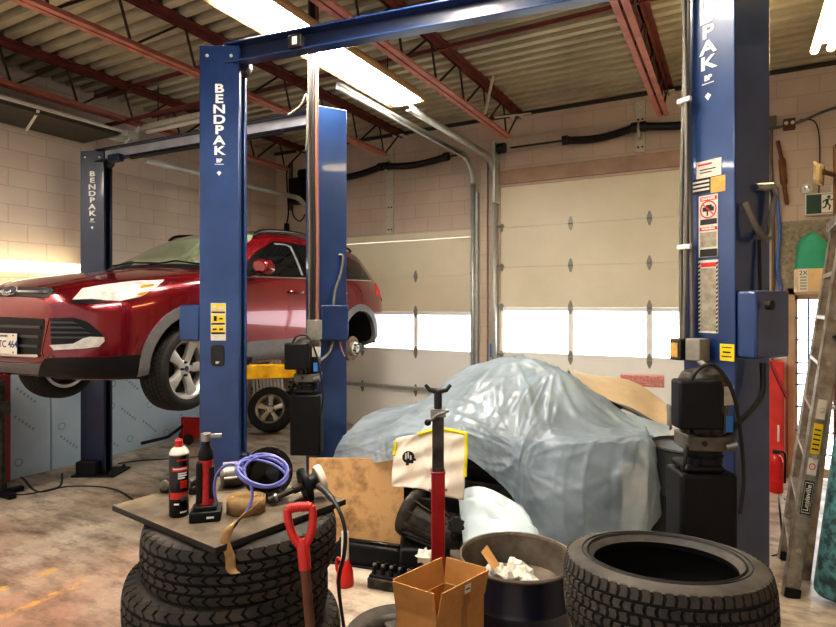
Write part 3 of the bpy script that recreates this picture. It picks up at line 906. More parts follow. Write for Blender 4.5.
# ---------------- lift in the covered car bay
lift2 = thing('two_post_lift', 'bright blue two post lift nearest the camera, standing either side of the plastic-covered car', 'car lift', ((pFL.c + pRight.c) / 2))
cFL = column(pFL, lift2, M['blue'], M['blue_in'])
letters(pFL, cFL, 3.365, .0685)
cR = column(pRight, lift2, M['blue'], M['blue_in'])
letters(pRight, cR, 3.545, .0745, size=.094)
carriage(pFL, cFL, .15); carriage(pRight, cR, .15)
bm2, a2, b2, d2, s2 = beam(pFL, pRight, lift2, CH - .05, M['navy'], M['blue'])
q = a2 + d2 * .62 + s2 * .075 + Vector((0, 0, -.02))
obj('limit_switch', MB().bar(q - d2 * .045, q + d2 * .045, .05, .08), M['spring'], bm2, bevel=.005)
obj('switch_label', MB().bar(q - d2 * .015 + s2 * .026, q + d2 * .02 + s2 * .026, .003, .05), M['white'], bm2)
def cover_box(p, col, y0, y1, z0, z1, dx, m, name='latch_cover'):
    T = p.T
    return obj(name, MB(T).box(-CA / 2 - dx, -CA / 2, y0, y1, z0, z1), m, col, bevel=.012)
cover_box(pFL, cFL, -.08, .08, 1.66, 1.90, .14, M['blue'])
bx = cover_box(pRight, cR, -.135, .135, 1.655, 1.965, .095, M['blue'])
cb = cover_box(pBack, cBack, -.12, .13, 1.60, 1.90, .10, M['blue'])
T = pRight.T
mb = MB(T).cyl((-CA / 2 - .115, .09, 1.90), (-CA / 2 - .14, .09, 1.90), .022, n=16)
obj('latch_knob', mb, M['black'], cR)
# red release handle
obj('release_handle', MB().bar(P(770, 362, 2.62), P(787, 398, 2.6), .02, .012), M['redpole'], cR, bevel=.003)
# stickers on the near left column
def sticker(p, col, rects, name='sticker', mats=None, h=.0012):
    """rects: (px0, py0, px1, py1, mat index) on the lettered face"""
    mb = MB(p.F)
    k = 0
    for (x0, y0, x1, y1, mi) in rects:
        ua, va = uv(p.F, x0, (y0 + y1) / 2); ub, vb = uv(p.F, x1, (y0 + y1) / 2)
        _, vt = uv(p.F, (x0 + x1) / 2, y0); _, vl = uv(p.F, (x0 + x1) / 2, y1)
        z = h + .0006 * k
        mb.quad((ua, vl, z), (ub, vl, z), (ub, vt, z), (ua, vt, z), mi); k += 1 if mi != 0 else .2
    return obj(name, mb, mats, col)
SM = [M['sticker'], M['ink'], M['redink'], M['ylabel'], M['tanlabel'], M['greylabel'], M['black']]
sticker(pFL, cFL, [(210.8, 303, 226, 340.5, 0), (211.5, 304, 225, 311, 3), (211.5, 311.5, 225, 313, 1), (211.5, 315, 225, 322.5, 3), (211.5, 323, 225, 324.6, 1), (211.5, 326, 225, 332, 3), (211.5, 332.4, 225, 334, 1),
                        (213, 306, 216.5, 310, 0), (219, 306, 223.5, 310, 0), (214, 316, 217, 321, 1), (219.5, 318, 223, 319.4, 1), (213, 328.4, 217, 330, 1), (219.5, 328.4, 223.5, 330, 1)], 'instruction_label', SM)
ua, va = uv(pFL.F, 211, 355); ub, vb = uv(pFL.F, 224.5, 355); _, v1 = uv(pFL.F, 218, 345); _, v0 = uv(pFL.F, 218, 366)
c = .015
hp = obj('hand_hole_cover', MB(pFL.F).prism([(ua + c, v0), (ub - c, v0), (ub, v0 + c), (ub, v1 - c), (ub - c, v1), (ua + c, v1), (ua, v1 - c), (ua, v0 + c)], 0, .006), M['ink'], cFL, bevel=.003)
text('BP', .022, pFL.F @ Matrix.Translation(((ua + ub) / 2, v0 + .022, .0065)), M['letter'], cFL, 'lettering', bold=.0008)
# stickers on the right column
sticker(pRight, cR, [(696.5, 160, 721.5, 177, 0), (698, 163.5, 712, 165.5, 2), (700, 168.5, 716, 169.6, 1), (700, 172, 712, 173, 1)], 'maker_label', SM)
sticker(pRight, cR, [(692.5, 178.5, 710.5, 194, 1), (693, 181, 709.5, 183, 0), (693, 185, 709.5, 187, 0), (693, 189, 709.5, 191, 0)], 'barcode_label', SM)
sticker(pRight, cR, [(710.8, 176, 725.5, 192, 4)], 'capacity_label', SM)
dl = sticker(pRight, cR, [(698.8, 195, 718, 257, 0), (700.5, 196.5, 717, 200.5, 2), (700.5, 219, 717.2, 224.5, 1), (700, 227, 717.5, 230.5, 2), (700.5, 232, 717, 247, 5), (700.5, 249, 717.5, 256.5, 1)], 'danger_label', SM)
text('DANGER', .017, pRight.F @ Matrix.Translation((*uv(pRight.F, 708.7, 198.6), .004)), M['letter'], cR, 'lettering', bold=.0006)
text('WARNING', .014, pRight.F @ Matrix.Translation((*uv(pRight.F, 708.7, 228.8), .005)), M['letter'], cR, 'lettering', bold=.0006)
mb = MB(pRight.F); cu, cv = uv(pRight.F, 708.7, 209.5)
ro, ri = .043, .037; n = 28
vs = [(cu + r * math.cos(2 * PI * i / n), cv + r * math.sin(2 * PI * i / n), .0042) for i in range(n) for r in (ri, ro)]
mb.add(vs, [(2 * i, 2 * i + 1, (2 * i + 3) % (2 * n), (2 * i + 2) % (2 * n)) for i in range(n)], 0)
mb.box(cu - .028, cu + .028, cv - .008, cv + .012, .003, .0038, 1); mb.box(cu - .012, cu + .018, cv + .01, cv + .022, .003, .0038, 1); mb.box(cu - .008, cu - .002, cv - .03, cv + .01, .003, .0038, 1)
d_ = Vector((.72, -.69, 0)); e_ = Vector((.69, .72, 0)); cc = Vector((cu, cv, .0044))
mb.quad(cc - d_ * .037 - e_ * .003, cc + d_ * .037 - e_ * .003, cc + d_ * .037 + e_ * .003, cc - d_ * .037 + e_ * .003, 0)
obj('prohibition_symbol', mb, [M['redink'], M['ink']], cR)
sticker(pRight, cR, [(698.5, 260, 718.5, 333, 0), (701, 262.5, 716.5, 267, 2), (701, 268, 716.5, 331, 5)], 'caution_label', SM)
mb = MB(pRight.F)
for side in (0, 1):
    u0, _ = uv(pRight.F, 698.6 if not side else 716.6, 300); u1, _ = uv(pRight.F, 700.9 if not side else 718.4, 300)
    _, v1 = uv(pRight.F, 708, 261); _, v0 = uv(pRight.F, 708, 332); k = 0; v = v0
    while v < v1 - .018:
        mb.quad((u0, v, .0042), (u1, v + .006, .0042), (u1, v + .016, .0042), (u0, v + .010, .0042)); v += .02
obj('hazard_pattern', mb, M['ink'], cR)
sticker(pRight, cR, [(720, 344, 734.5, 361, 3), (722, 347, 732, 348, 1), (723, 351.5, 731, 353, 1), (722, 356, 732, 357, 1)], 'caution_label', SM)

# ---------------- hydraulic hose loop on the right column's outer face
O = pRight.O
def op(px, py, off=.03):
    u, v = uv(O, px, py); return O @ Vector((u, v, off))
obj('hydraulic_hose', MB().tube(smooth_path([op(757, 188, .01), op(763, 187), op(768, 191), op(767, 208), op(764, 226), op(758, 239, .05), op(750, 236, .05), op(744, 220, .04), op(741, 203, .02)], 6), .014, 10), M['pipe'], cR)
obj('hose_elbow', MB().tube([op(755, 187.5, .005), op(764, 187.5, .035), op(769, 195, .03)], .018, 10), M['steel'], cR)
obj('control_cable', MB().tube([op(757, 240, .01), op(756, 294, .02)], .008, 8), M['black'], cR)
obj('hydraulic_hose', MB().tube(smooth_path([op(752, 362, .05), op(748, 395, .06), P(737, 425, 2.52), P(722, 446, 2.5)], 8), .013, 10), M['blackhose'], cR)
OB = pBack.O
def ob(px, py, off=.03):
    u, v = uv(OB, px, py); return OB @ Vector((u, v, off))
obj('control_cable', MB().tube(smooth_path([ob(338, 255, .01), ob(341, 256), ob(341.5, 262), ob(339, 275), ob(334, 290), ob(331, 305, .06)], 6), .011, 8), M['pipe'], cBack)
obj('control_cable', MB().tube(smooth_path([ob(331, 341, .05), ob(327, 352, .05), P(318, 362, 4.75), P(308, 368, 4.7)], 6), .01, 8), M['greybox'], cBack)
obj('control_cable', MB().tube(smooth_path([ob(337, 341, .05), ob(341, 352, .04), ob(344, 356, .02)], 4), .006, 6), M['joist_l'], cBack)

# ---------------- hydraulic power units (motor, valve block, oil tank)
def power_unit(root, base, right, name='power_unit'):
    r = Vector(right).normalized(); T = frame(base, r, (0, 0, 1))   # local x right, y up, z out of the column
    T = T @ Matrix(((1, 0, 0, 0), (0, 0, 1, 0), (0, -1, 0, 0), (0, 0, 0, 1)))  # x right, y into the column, z up
    pu = obj(name, MB(T).box(-.13, .11, -.09, .09, 0, .48).box(-.11, .06, -.08, .08, .48, .515), M['black'], root, bevel=.02, seg=3)
    obj('filler_cap', MB(T).cyl((-.06, -.05, .51), (-.06, -.05, .545), .028, n=14), M['black'], pu)
    obj('pump_body', MB(T).cyl((.0, 0, .51), (.0, 0, .58), .078, n=24).cyl((0, 0, .54), (0, 0, .552), .082, n=24), M['black'], pu, bevel=.004)
    obj('valve_block', MB(T).box(-.10, .10, -.085, .07, .575, .64), M['valve_dull'], pu, bevel=.006)
    obj('drain_hole', MB(T).cyl((-.03, -.085, .61), (-.03, -.088, .61), .012, n=12), M['ink'], pu)
    obj('fitting', MB(T).cyl((.06, -.085, .60), (.10, -.10, .615), .015, n=12), M['steel'], pu)
    obj('motor', MB(T).lathe([(0, .64), (.095, .64), (.097, .655), (.097, .84), (.09, .875), (.06, .895), (0, .90)], 28), M['gblack'], pu)
    obj('motor_cap', MB(T).lathe([(.1, .85), (.1, .88), (.085, .905), (.05, .918), (0, .92)], 28), M['steel_d'], pu)
    obj('capacitor_box', MB(T).box(-.16, .02, -.15, -.05, .68, .885), M['black'], pu, bevel=.012)
    obj('rating_label', MB(T).quad((.045, -.0965, .775), (.095, -.08, .775), (.095, -.08, .855), (.045, -.0965, .855)), M['sticker'], pu)
    obj('rating_label', MB(T).quad((.055, -.093, .66), (.09, -.082, .66), (.09, -.082, .73), (.055, -.093, .73)), M['bluetape'], pu)
    obj('release_lever', MB(T).tube([(-.09, -.07, .61), (-.12, -.1, .53), (-.13, -.1, .50)], .008, 8), M['black'], pu)
    obj('motor_cable', MB(T).tube(smooth_path([(-.10, -.12, .885), (-.07, -.13, .935), (0, -.11, .945), (.06, -.12, .86), (.10, -.11, .72), (.13, -.09, .48), (.11, -.10, .32)], 6), .008, 8), M['blackhose'], pu)
    return pu
rr = Vector((math.cos(R(-12)), math.sin(R(-12)), 0)); 
rr = RV * .97 + DV * -.05
base = P(703, 540, 2.55); base.z = .70
power_unit(cR, base, rr)
base = P(308.5, 455, 4.62); base.z = .72
power_unit(cBack, base, RV)
# conduits and boxes on the right column
col = cR
for k, (px, off) in enumerate(((687.5, .035), (691, .05), (694.5, .035))):
    u, _ = uv(pRight.F, px, 250)
    pts = [pRight.F @ Vector((u + .012 * math.sin(z * 2.3 + k * 2), z, off)) for z in [1.72 + .2 * i for i in range(12)]]
    obj('conduit', MB().tube(smooth_path(pts, 3), .010, 8), M['pipe'], col)
for py in (104, 248):
    ua, v = uv(pRight.F, 686, py); ub, _ = uv(pRight.F, 698, py)
    obj('conduit_clip', MB(pRight.F).box(ua - .005, ub, v - .012, v + .012, .045, .065), M['white'], col, bevel=.003)
def fbox(x0, y0, x1, y1, o0, o1, m, name, b=.006):
    ua, _ = uv(pRight.F, x0, (y0 + y1) / 2); ub, _ = uv(pRight.F, x1, (y0 + y1) / 2)
    _, v1 = uv(pRight.F, (x0 + x1) / 2, y0); _, v0 = uv(pRight.F, (x0 + x1) / 2, y1)
    return obj(name, MB(pRight.F).box(ua, ub, v0, v1, o0, o1), m, col, bevel=b)
fbox(684, 338, 695, 359, .04, .11, M['steel_d'], 'outlet_box')
fbox(698, 338, 713, 360, .02, .10, M['greybox'], 'switch_box')
u, v = uv(pRight.F, 690, 349)
obj('socket_face', MB(pRight.F).box(u - .028, u + .012, v - .035, v + .035, .11, .114), M['tanlabel'], col)
obj('conduit', MB().tube(smooth_path([pRight.F @ Vector((uv(pRight.F, 706, 360)[0], 1.63, .05)), P(705, 366, 2.55), P(698, 372, 2.5)], 5), .012, 8), M['greybox'], col)
# conduits rising to the roof beside the back column
b0_ = P(310, 460, 4.75)
t = thing('riser_conduit', 'bundle of grey and pink conduits rising to the roof left of the second blue column', 'conduit', (b0_.x, b0_.y, 1.6))
for (px, m, r_, z0) in ((309, 'pipe', .009, 1.7), (311.6, 'spring', .012, 1.75), (314, 'spring', .013, 1.7), (317, 'copper', .015, 1.62)):
    b = P(px, 305, 4.74)
    obj('pipe', MB().tube(smooth_path([(b.x, b.y, z0), (b.x + .006, b.y, 2.4), (b.x - .004, b.y, 3.2), (b.x, b.y, 4.53)], 6), r_, 8), M[m], t)
b = P(316, 305, 4.72)
obj('junction_box', MB().box(b.x - .05, b.x + .05, b.y - .06, b.y + .02, 1.62, 1.78), M['greybox'], t, bevel=.006)
obj('loop_cable', MB().tube(smooth_path([P(288, 115, 4.7), P(300, 106, 4.7), P(307, 95, 4.7), P(307, 130, 4.7), P(306, 150, 4.72)], 6), .008, 6), M['greybox'], t)
# ================================================================== TYRES AND WHEELS
def tyre_meshes(parent, Mx, Ro, Ri, w, rows, n, m_case, m_tread, block=.009, zig=.22, tread_frac=.80):
    """casing lathe + separate tread of raised blocks; axis = local z of Mx, centred"""
    h = w / 2; tw = h * tread_frac
    rb = Ro - block
    prof = [(Ri, -h * .80), (Ri + (rb - Ri) * .18, -h * .98), (Ri + (rb - Ri) * .5, -h * 1.04), (Ri + (rb - Ri) * .82, -h * .97), (rb - .004, -tw), (rb, -tw * .6), (rb + .002, 0),
            (rb, tw * .6), (rb - .004, tw), (Ri + (rb - Ri) * .82, h * .97), (Ri + (rb - Ri) * .5, h * 1.04), (Ri + (rb - Ri) * .18, h * .98), (Ri, h * .80),
            (Ri + .012, h * .6), (rb - .03, h * .5), (rb - .02, 0), (rb - .03, -h * .5), (Ri + .012, -h * .6)]
    mis = [0] * len(prof)
    for j in (4, 5, 6, 7, 12, 13, 14, 15, 16, 17): mis[j] = 1
    case = obj('casing', MB().lathe(prof, 64, Mx, close=True, mis=mis), [m_case, M['groove']], parent, angle=50)
    mb = MB()
    def pt(th, y, r):
        rr = r - .012 * (abs(y) / tw) ** 3
        return Mx @ Vector((rr * math.cos(th), rr * math.sin(th), y))
    rw = 2 * tw / rows; dth = 2 * PI / n
    for r in range(rows):
        y0 = -tw + r * rw; ym = y0 + rw / 2; y1 = y0 + rw
        edge = r in (0, rows - 1)
        g = .006
        for k in range(n):
            th0 = dth * (k + (.5 if r % 2 else 0)); th1 = th0 + dth
            gt = .0055 / Ro
            z = zig * dth * (1 if r % 2 else -1)
            a0, a1 = y0 + (g if r > 0 else -.004), y1 - (g if r < rows - 1 else -.004)
            fp = [(th0 + gt, a0), (th1 - gt, a0), (th1 - gt + z, (a0 + a1) / 2), (th1 - gt, a1), (th0 + gt, a1), (th0 + gt + z, (a0 + a1) / 2)]
            top = [pt(t, y, Ro) for t, y in fp]; bot = [pt(t, y, rb - .004) for t, y in fp]
            m = len(fp)
            mb.add(top + bot, [tuple(range(m))] + [(i, i + m, (i + 1) % m + m, (i + 1) % m) for i in range(m)])
            if edge:   # shoulder lug running down onto the sidewall
                s = -1 if r == 0 else 1
                if True:
                    ta, tb = th0 + gt * 2, th1 - gt * 2
                    q = [pt(ta, s * (tw + .004), Ro - .003), pt(tb, s * (tw + .004), Ro - .003), pt(tb - .2 * dth, s * h * .99, Ro - .035), pt(ta + .2 * dth, s * h * .99, Ro - .035)]
                    q2 = [p + (Mx.to_3x3() @ Vector((0, 0, -s * .012))) for p in q]
                    mb.add(q + q2, [(0, 1, 2, 3), (0, 4, 5, 1), (1, 5, 6, 2), (2, 6, 7, 3), (3, 7, 4, 0)])
    obj('tread', mb, m_tread, parent, angle=25)
    return case
def rim_meshes(parent, Mx, Ri, w, spokes=5, m=None, flat=False):
    """alloy rim, outer face towards local +z"""
    m = m or M['alloy']; h = w / 2
    prof = [(Ri - .002, h * .86), (Ri + .012, h * .9), (Ri + .012, h * .8), (Ri - .006, h * .72), (Ri - .02, h * .5), (Ri - .035, 0), (Ri - .02, -h * .8), (Ri + .01, -h * .85), (Ri - .03, -h * .85), (Ri - .05, 0), (Ri - .035, h * .5), (Ri - .02, h * .74)]
    rim = obj('rim', MB().lathe(prof, 48, Mx, close=True), m, parent, angle=40)
    base_ = rim
    if flat: rim = parent
    for k in range(spokes):
        T = Mx @ Matrix.Rotation(2 * PI * k / spokes + .3, 4, 'Z')
        mb = MB(); rows = []
        for (r, wd, z, t) in ((.05, .042, h * .50, .04), (Ri * .45, Ri * .15, h * .60, .035), (Ri * .75, Ri * .20, h * .66, .03), (Ri - .012, Ri * .27, h * .70, .028)):
            rows.append([T @ Vector((r, -wd, z - t)), T @ Vector((r, -wd * .92, z - .006)), T @ Vector((r, -wd * .5, z)), T @ Vector((r, 0, z - .004)), T @ Vector((r, wd * .5, z)), T @ Vector((r, wd * .92, z - .006)), T @ Vector((r, wd, z - t))])
        mb.grid(rows)
        obj('spoke', mb, m, rim, angle=60)
    obj('hub_centre', MB().lathe([(0, h * .56), (.035, h * .56), (.062, h * .52), (.075, h * .40), (.075, 0), (0, 0)], 30, Mx), m, rim)
    for k in range(5):
        a = 2 * PI * k / 5 + .93
        p = Mx @ Vector((.052, 0, 0)); 
        T = Mx @ Matrix.Translation((.056 * math.cos(a), .056 * math.sin(a), h * .47))
        obj('lug_nut', MB(T).cyl((0, 0, 0), (0, 0, .028), .011, n=6), M['steel_d'], rim)
    obj('brake_disc', MB().lathe([(.07, -h * .05), (Ri * .82, -h * .05), (Ri * .82, -h * .15), (.07, -h * .15)], 36, Mx, close=True), M['steel_d'], rim)
    return rim

# ================================================================== RED CAR ON THE LIFT
CAR0 = Vector((-4.66, 2.28, 1.08)); CYAW = R(4); CS = .965
CT = Matrix.Translation(CAR0) @ Matrix.Rotation(CYAW, 4, 'Z') @ Matrix.Diagonal((CS, 1.0, CS, 1))
car = thing('red_suv', 'dark red five-door car raised on the blue lift, right rear wheel removed', 'car', CAR0, CYAW)
ST = [
 (0.00, [(0,.44),(.28,.44),(.42,.46),(.50,.52),(.52,.66),(.51,.78),(.45,.86),(.34,.89),(.18,.905),(0,.91)]),
 (0.05, [(0,.35),(.45,.35),(.60,.37),(.665,.46),(.68,.63),(.67,.79),(.60,.895),(.44,.95),(.22,.975),(0,.985)]),
 (0.14, [(0,.30),(.55,.30),(.71,.33),(.765,.44),(.78,.63),(.765,.82),(.68,.935),(.50,.995),(.25,1.02),(0,1.03)]),
 (0.30, [(0,.28),(.65,.28),(.82,.31),(.855,.44),(.87,.64),(.855,.84),(.75,.98),(.53,1.045),(.27,1.07),(0,1.08)]),
 (0.55, [(0,.27),(.70,.27),(.87,.31),(.90,.47),(.915,.67),(.895,.90),(.79,1.035),(.56,1.085),(.28,1.11),(0,1.12)]),
 (0.88, [(0,.27),(.72,.27),(.885,.32),(.91,.50),(.92,.72),(.90,.97),(.80,1.09),(.57,1.135),(.29,1.155),(0,1.165)]),
 (1.20, [(0,.27),(.72,.27),(.88,.31),(.90,.50),(.915,.75),(.895,1.02),(.81,1.135),(.59,1.18),(.30,1.205),(0,1.21)]),
 (1.50, [(0,.27),(.72,.27),(.875,.31),(.895,.50),(.912,.76),(.89,1.06),(.79,1.22),(.64,1.32),(.33,1.36),(0,1.365)]),
 (1.80, [(0,.27),(.72,.27),(.875,.31),(.895,.50),(.91,.77),(.888,1.08),(.765,1.33),(.615,1.475),(.32,1.525),(0,1.53)]),
 (2.10, [(0,.27),(.72,.27),(.875,.31),(.895,.50),(.91,.78),(.886,1.095),(.745,1.42),(.595,1.585),(.31,1.63),(0,1.635)]),
 (2.55, [(0,.27),(.72,.27),(.875,.31),(.895,.50),(.91,.79),(.886,1.11),(.74,1.455),(.59,1.63),(.31,1.675),(0,1.68)]),
 (3.20, [(0,.28),(.72,.28),(.88,.32),(.90,.52),(.912,.80),(.886,1.13),(.735,1.45),(.585,1.615),(.31,1.66),(0,1.665)]),
 (3.70, [(0,.30),(.72,.30),(.885,.36),(.905,.55),(.915,.82),(.88,1.15),(.73,1.425),(.58,1.575),(.30,1.615),(0,1.62)]),
 (4.02, [(0,.33),(.70,.33),(.86,.40),(.89,.57),(.895,.82),(.85,1.13),(.71,1.36),(.565,1.50),(.29,1.55),(0,1.555)]),
 (4.22, [(0,.36),(.64,.36),(.80,.42),(.845,.57),(.855,.80),(.81,1.05),(.69,1.19),(.54,1.26),(.28,1.29),(0,1.295)]),
 (4.36, [(0,.40),(.55,.40),(.70,.45),(.755,.57),(.77,.76),(.74,.92),(.65,1.0),(.5,1.04),(.26,1.06),(0,1.065)]),
 (4.42, [(0,.48),(.4,.48),(.52,.5),(.58,.58),(.6,.7),(.58,.82),(.5,.88),(.4,.9),(.2,.91),(0,.915)]),
]
ys = np.array([[s[0]] for s in ST]); SA = np.array([[c for p in s[1] for c in p] for s in ST])
def ycr(t): return float(cr(ys, t)[0])
NS, NP_ = 132, 46
ts = np.linspace(0, len(ST) - 1, NS)
half = []
for t in ts:
    a = cr(SA, t).reshape(10, 2); y = ycr(t)
    q = [cr(a, s) for s in np.linspace(0, 9, NP_)]
    half.append([Vector((float(p[0]), y, float(p[1]))) for p in q])
rows = []
for h_ in half:
    full = h_ + [Vector((-p.x, p.y, p.z)) for p in h_[-2:0:-1]]
    rows.append(full)
AX = [(.885, .375), (3.555, .385)]; AR = .405
body = MB(CT); nn = len(rows[0])
body.add([p for r_ in rows for p in r_], [])
full_f = []
for i in range(NS - 1):
    for j in range(nn):
        f = (i * nn + j, i * nn + (j + 1) % nn, (i + 1) * nn + (j + 1) % nn, (i + 1) * nn + j)
        c = sum((rows[k // nn][k % nn] for k in f), Vector()) / 4
        full_f.append(f)
        if abs(c.x) > .5 and any((c.y - ay) ** 2 + (c.z - az) ** 2 < AR ** 2 for ay, az in AX): continue
        body.f.append(f); body.mi.append(0)
body.f.append(tuple(range(nn - 1, -1, -1))); body.mi.append(0)
body.f.append(tuple((NS - 1) * nn + j for j in range(nn))); body.mi.append(0)
BV = BVHTree.FromPolygons([tuple(p) for p in body.v], full_f + body.f[-2:])
bo = obj('body', body, M['red'], car, angle=48)

CTI = CT.inverted()
def inside(poly, x, y):
    c = False; n = len(poly)
    for i in range(n):
        (x1, y1), (x2, y2) = poly[i], poly[i - 1]
        if (y1 > y) != (y2 > y) and x < (x2 - x1) * (y - y1) / (y2 - y1) + x1: c = not c
    return c
def dens(poly, st):
    out = []
    for i in range(len(poly)):
        a = poly[i]; b = poly[(i + 1) % len(poly)]
        k = max(1, int(math.hypot(b[0] - a[0], b[1] - a[1]) / st))
        for s in range(k): out.append((a[0] + (b[0] - a[0]) * s / k, a[1] + (b[1] - a[1]) * s / k))
    return out
def lay(outline, off, caster, step, mirror=False, mb=None, skirt=.012, mi=0):
    """lay a closed outline as a thin moulded panel on the body surface.
    caster(u, v) -> (origin, direction) in world"""
    ol = dens(outline, step); n = len(ol)
    x0 = min(p[0] for p in ol); x1 = max(p[0] for p in ol); y0 = min(p[1] for p in ol); y1 = max(p[1] for p in ol)
    pts = [Vector(p) for p in ol]
    u = x0 + step * .55
    while u < x1:
        v = y0 + step * .55
        while v < y1:
            if inside(ol, u, v) and min((u - a) ** 2 + (v - b) ** 2 for a, b in ol) > (step * .55) ** 2: pts.append(Vector((u, v)))
            v += step
        u += step
    r_ = delaunay_2d_cdt(pts, [], [list(range(n))], 1, 1e-6)
    vs2, fs2 = r_[0], r_[2]
    hit = []
    for p in vs2:
        o_, d_ = caster(p.x, p.y)
        h_ = BV.ray_cast(o_, d_)
        if h_[0] is None: hit.append(None)
        else:
            nrm = h_[1] if h_[1].dot(d_) < 0 else -h_[1]
            hit.append((h_[0] + nrm * off, nrm))
    mb = mb or MB()
    idx = {}; vs = []
    for i, h_ in enumerate(hit):
        if h_: idx[i] = len(vs); vs.append(h_[0])
    fs = [f for f in fs2 if all(i in idx for i in f)]
    # drop stretched faces
    g = []
    edges = {}
    for f in fs:
        q = [vs[idx[i]] for i in f]
        if max((q[i] - q[i - 1]).length for i in range(3)) > .35: continue
        nrm = (q[1] - q[0]).cross(q[2] - q[0])
        f = f if nrm.dot(hit[f[0]][1]) > 0 else f[::-1]
        g.append(tuple(idx[i] for i in f))
        for i in range(3):
            e = (idx[f[i]], idx[f[(i + 1) % 3]]); edges[e] = edges.get(e, 0) + 1
    nb = {idx[i]: hit[i][1] for i in idx}
    base = len(vs); sk = {}
    for (a, b) in list(edges):
        if (b, a) not in edges:
            for k in (a, b):
                if k not in sk: sk[k] = len(vs); vs.append(vs[k] - nb[k] * skirt)
            g.append((b, a, sk[a], sk[b]))
    if mirror:
        vs = [CT @ Vector((-q.x, q.y, q.z)) for q in (CTI @ p for p in vs)]
        g = [f[::-1] for f in g]
    mb.add(vs, g, mi)
    return mb
def from_eye(px, py): return Vector((0, 0, EYE)), ray(px, py).normalized()
def from_side(s):
    return lambda y, z: (CT @ Vector((s * 3, y, z)), (CT.to_3x3() @ Vector((-s, 0, 0))).normalized())
def from_front(x, z): return CT @ Vector((x, -2, z)), (CT.to_3x3() @ Vector((0, 1, 0))).normalized()
def both(name, outline, off, m, caster=from_eye, step=2.5, skirt=.012):
    a = obj(name, lay(outline, off, caster, step, skirt=skirt), m, car, angle=40)
    b = obj(name, lay(outline, off, caster, step, True, skirt=skirt), m, car, angle=40)
    return a, b
# lamps, grilles (outlines follow the photograph's front right quarter, laid onto the body and mirrored)
HL = [(73, 300), (83, 289.5), (106, 285.5), (131, 282.3), (164, 280.8), (156, 288), (141, 297), (120, 301.5), (108, 301), (92, 299.5)]
both('headlamp', HL, .012, M['lamp_glass'], step=2.2)
both('indicator_lens', [(136, 295.5), (141, 287), (154, 285), (151, 291), (141, 296.5)], .016, M['amber'], step=1.6)
both('headlamp_trim', [(72, 300.5), (92, 300.5), (108, 302), (112, 303), (92, 303.5), (74, 303.5)], .008, M['black'], step=1.6)
both('fog_surround', [(51, 318), (74, 317.5), (88, 322), (100, 332), (105, 338), (98, 340), (80, 343), (52, 344.5)], .006, M['black'], step=2.2)
both('fog_lamp', [(51, 345), (74, 343.5), (83, 338.5), (90, 336.5), (104, 337), (104.5, 341), (99, 346.5), (83, 348.5), (62, 349.5), (55, 350)], .013, M['fog'], step=1.8)
for k in range(4):
    y = 321.5 + k * 5
    both('fog_grille_bar', [(52, y), (72 + k * 7, y + .2), (78 + k * 7, y + 2.0), (52, y + 1.8)], .012, M['slat'], step=1.6, skirt=.006)
def sym(name, pts, off, m, step=.035, skirt=.012):
    """outline given as half (x, z) front view; mirrored to a closed outline"""
    ol = pts + [(-x, z) for x, z in reversed(pts)]
    return obj(name, lay(ol, off, from_front, step, skirt=skirt), m, car, angle=40)
sym('upper_grille', [(.001, .985), (.40, .975), (.46, .95), (.44, .905), (.001, .915)], .006, M['black'])
sym('grille_bar', [(.001, .958), (.42, .945), (.42, .932), (.001, .94)], .014, M['chrome'], .03)
sym('lower_grille', [(.001, .76), (.42, .75), (.44, .70), (.38, .47), (.001, .45)], .006, M['black'])
for z in (.70, .63, .56): sym('grille_slat', [(.001, z), (.40 - (.7 - z) * .2, z - .004), (.40 - (.7 - z) * .2, z - .022), (.001, z - .02)], .016, M['slat'], .03, .008)
sym('grille_lip', [(.001, .478), (.37, .49), (.385, .478), (.36, .468), (.001, .464)], .018, M['chrome'], .03)
sym('skid_plate', [(.001, .41), (.42, .42), (.50, .385), (.46, .33), (.001, .33)], .008, M['clad'], .035)
both('bumper_edge', [(46.5, 318), (49.5, 318), (42, 352), (44, 357), (40, 355)], .004, M['red'], step=1.5)
# badge
n = 24
badge = [(.088 * math.cos(2 * PI * i / n), .948 + .037 * math.sin(2 * PI * i / n)) for i in range(n)]
b0 = obj('badge', lay(badge, .02, from_front, .02), M['chrome'], car, angle=40)
badge = [(.074 * math.cos(2 * PI * i / n), .948 + .028 * math.sin(2 * PI * i / n)) for i in range(n)]
obj('badge_face', lay(badge, .024, from_front, .02), mat('badge_navy', (22, 28, 60), .25), b0, angle=40)
hh = BV.ray_cast(*from_front(0, .945)); fwd = (CT.to_3x3() @ Vector((1, 0, 0))).normalized()
text('Ford', .05, frame(hh[0] - (CT.to_3x3() @ Vector((0, 1, 0))).normalized() * .032, fwd, (0, 0, 1)), M['chrome'], b0, 'lettering', bold=.001)
# licence plate
hh = BV.ray_cast(*from_front(0, .56))
back = (CT.to_3x3() @ Vector((0, 1, 0))).normalized()
PT = frame(hh[0] - back * .03, fwd, (0, 0, 1))
lp = obj('licence_plate', MB(PT).box(-.15, .15, -.075, .075, -.004, 0), M['plate'], car, bevel=.002)
text('CYTC 464', .072, PT @ Matrix.Translation((0, -.005, .001)), M['platetxt'], lp, 'lettering', bold=.001)
text('ONTARIO', .02, PT @ Matrix.Translation((0, .056, .001)), M['platetxt'], lp, 'lettering')
for sx in (-.11, .11):
    for sz in (-.06, .06): obj('plate_screw', MB(PT).cyl((sx, sz, 0), (sx, sz, .003), .006, n=8), M['ink'], lp)
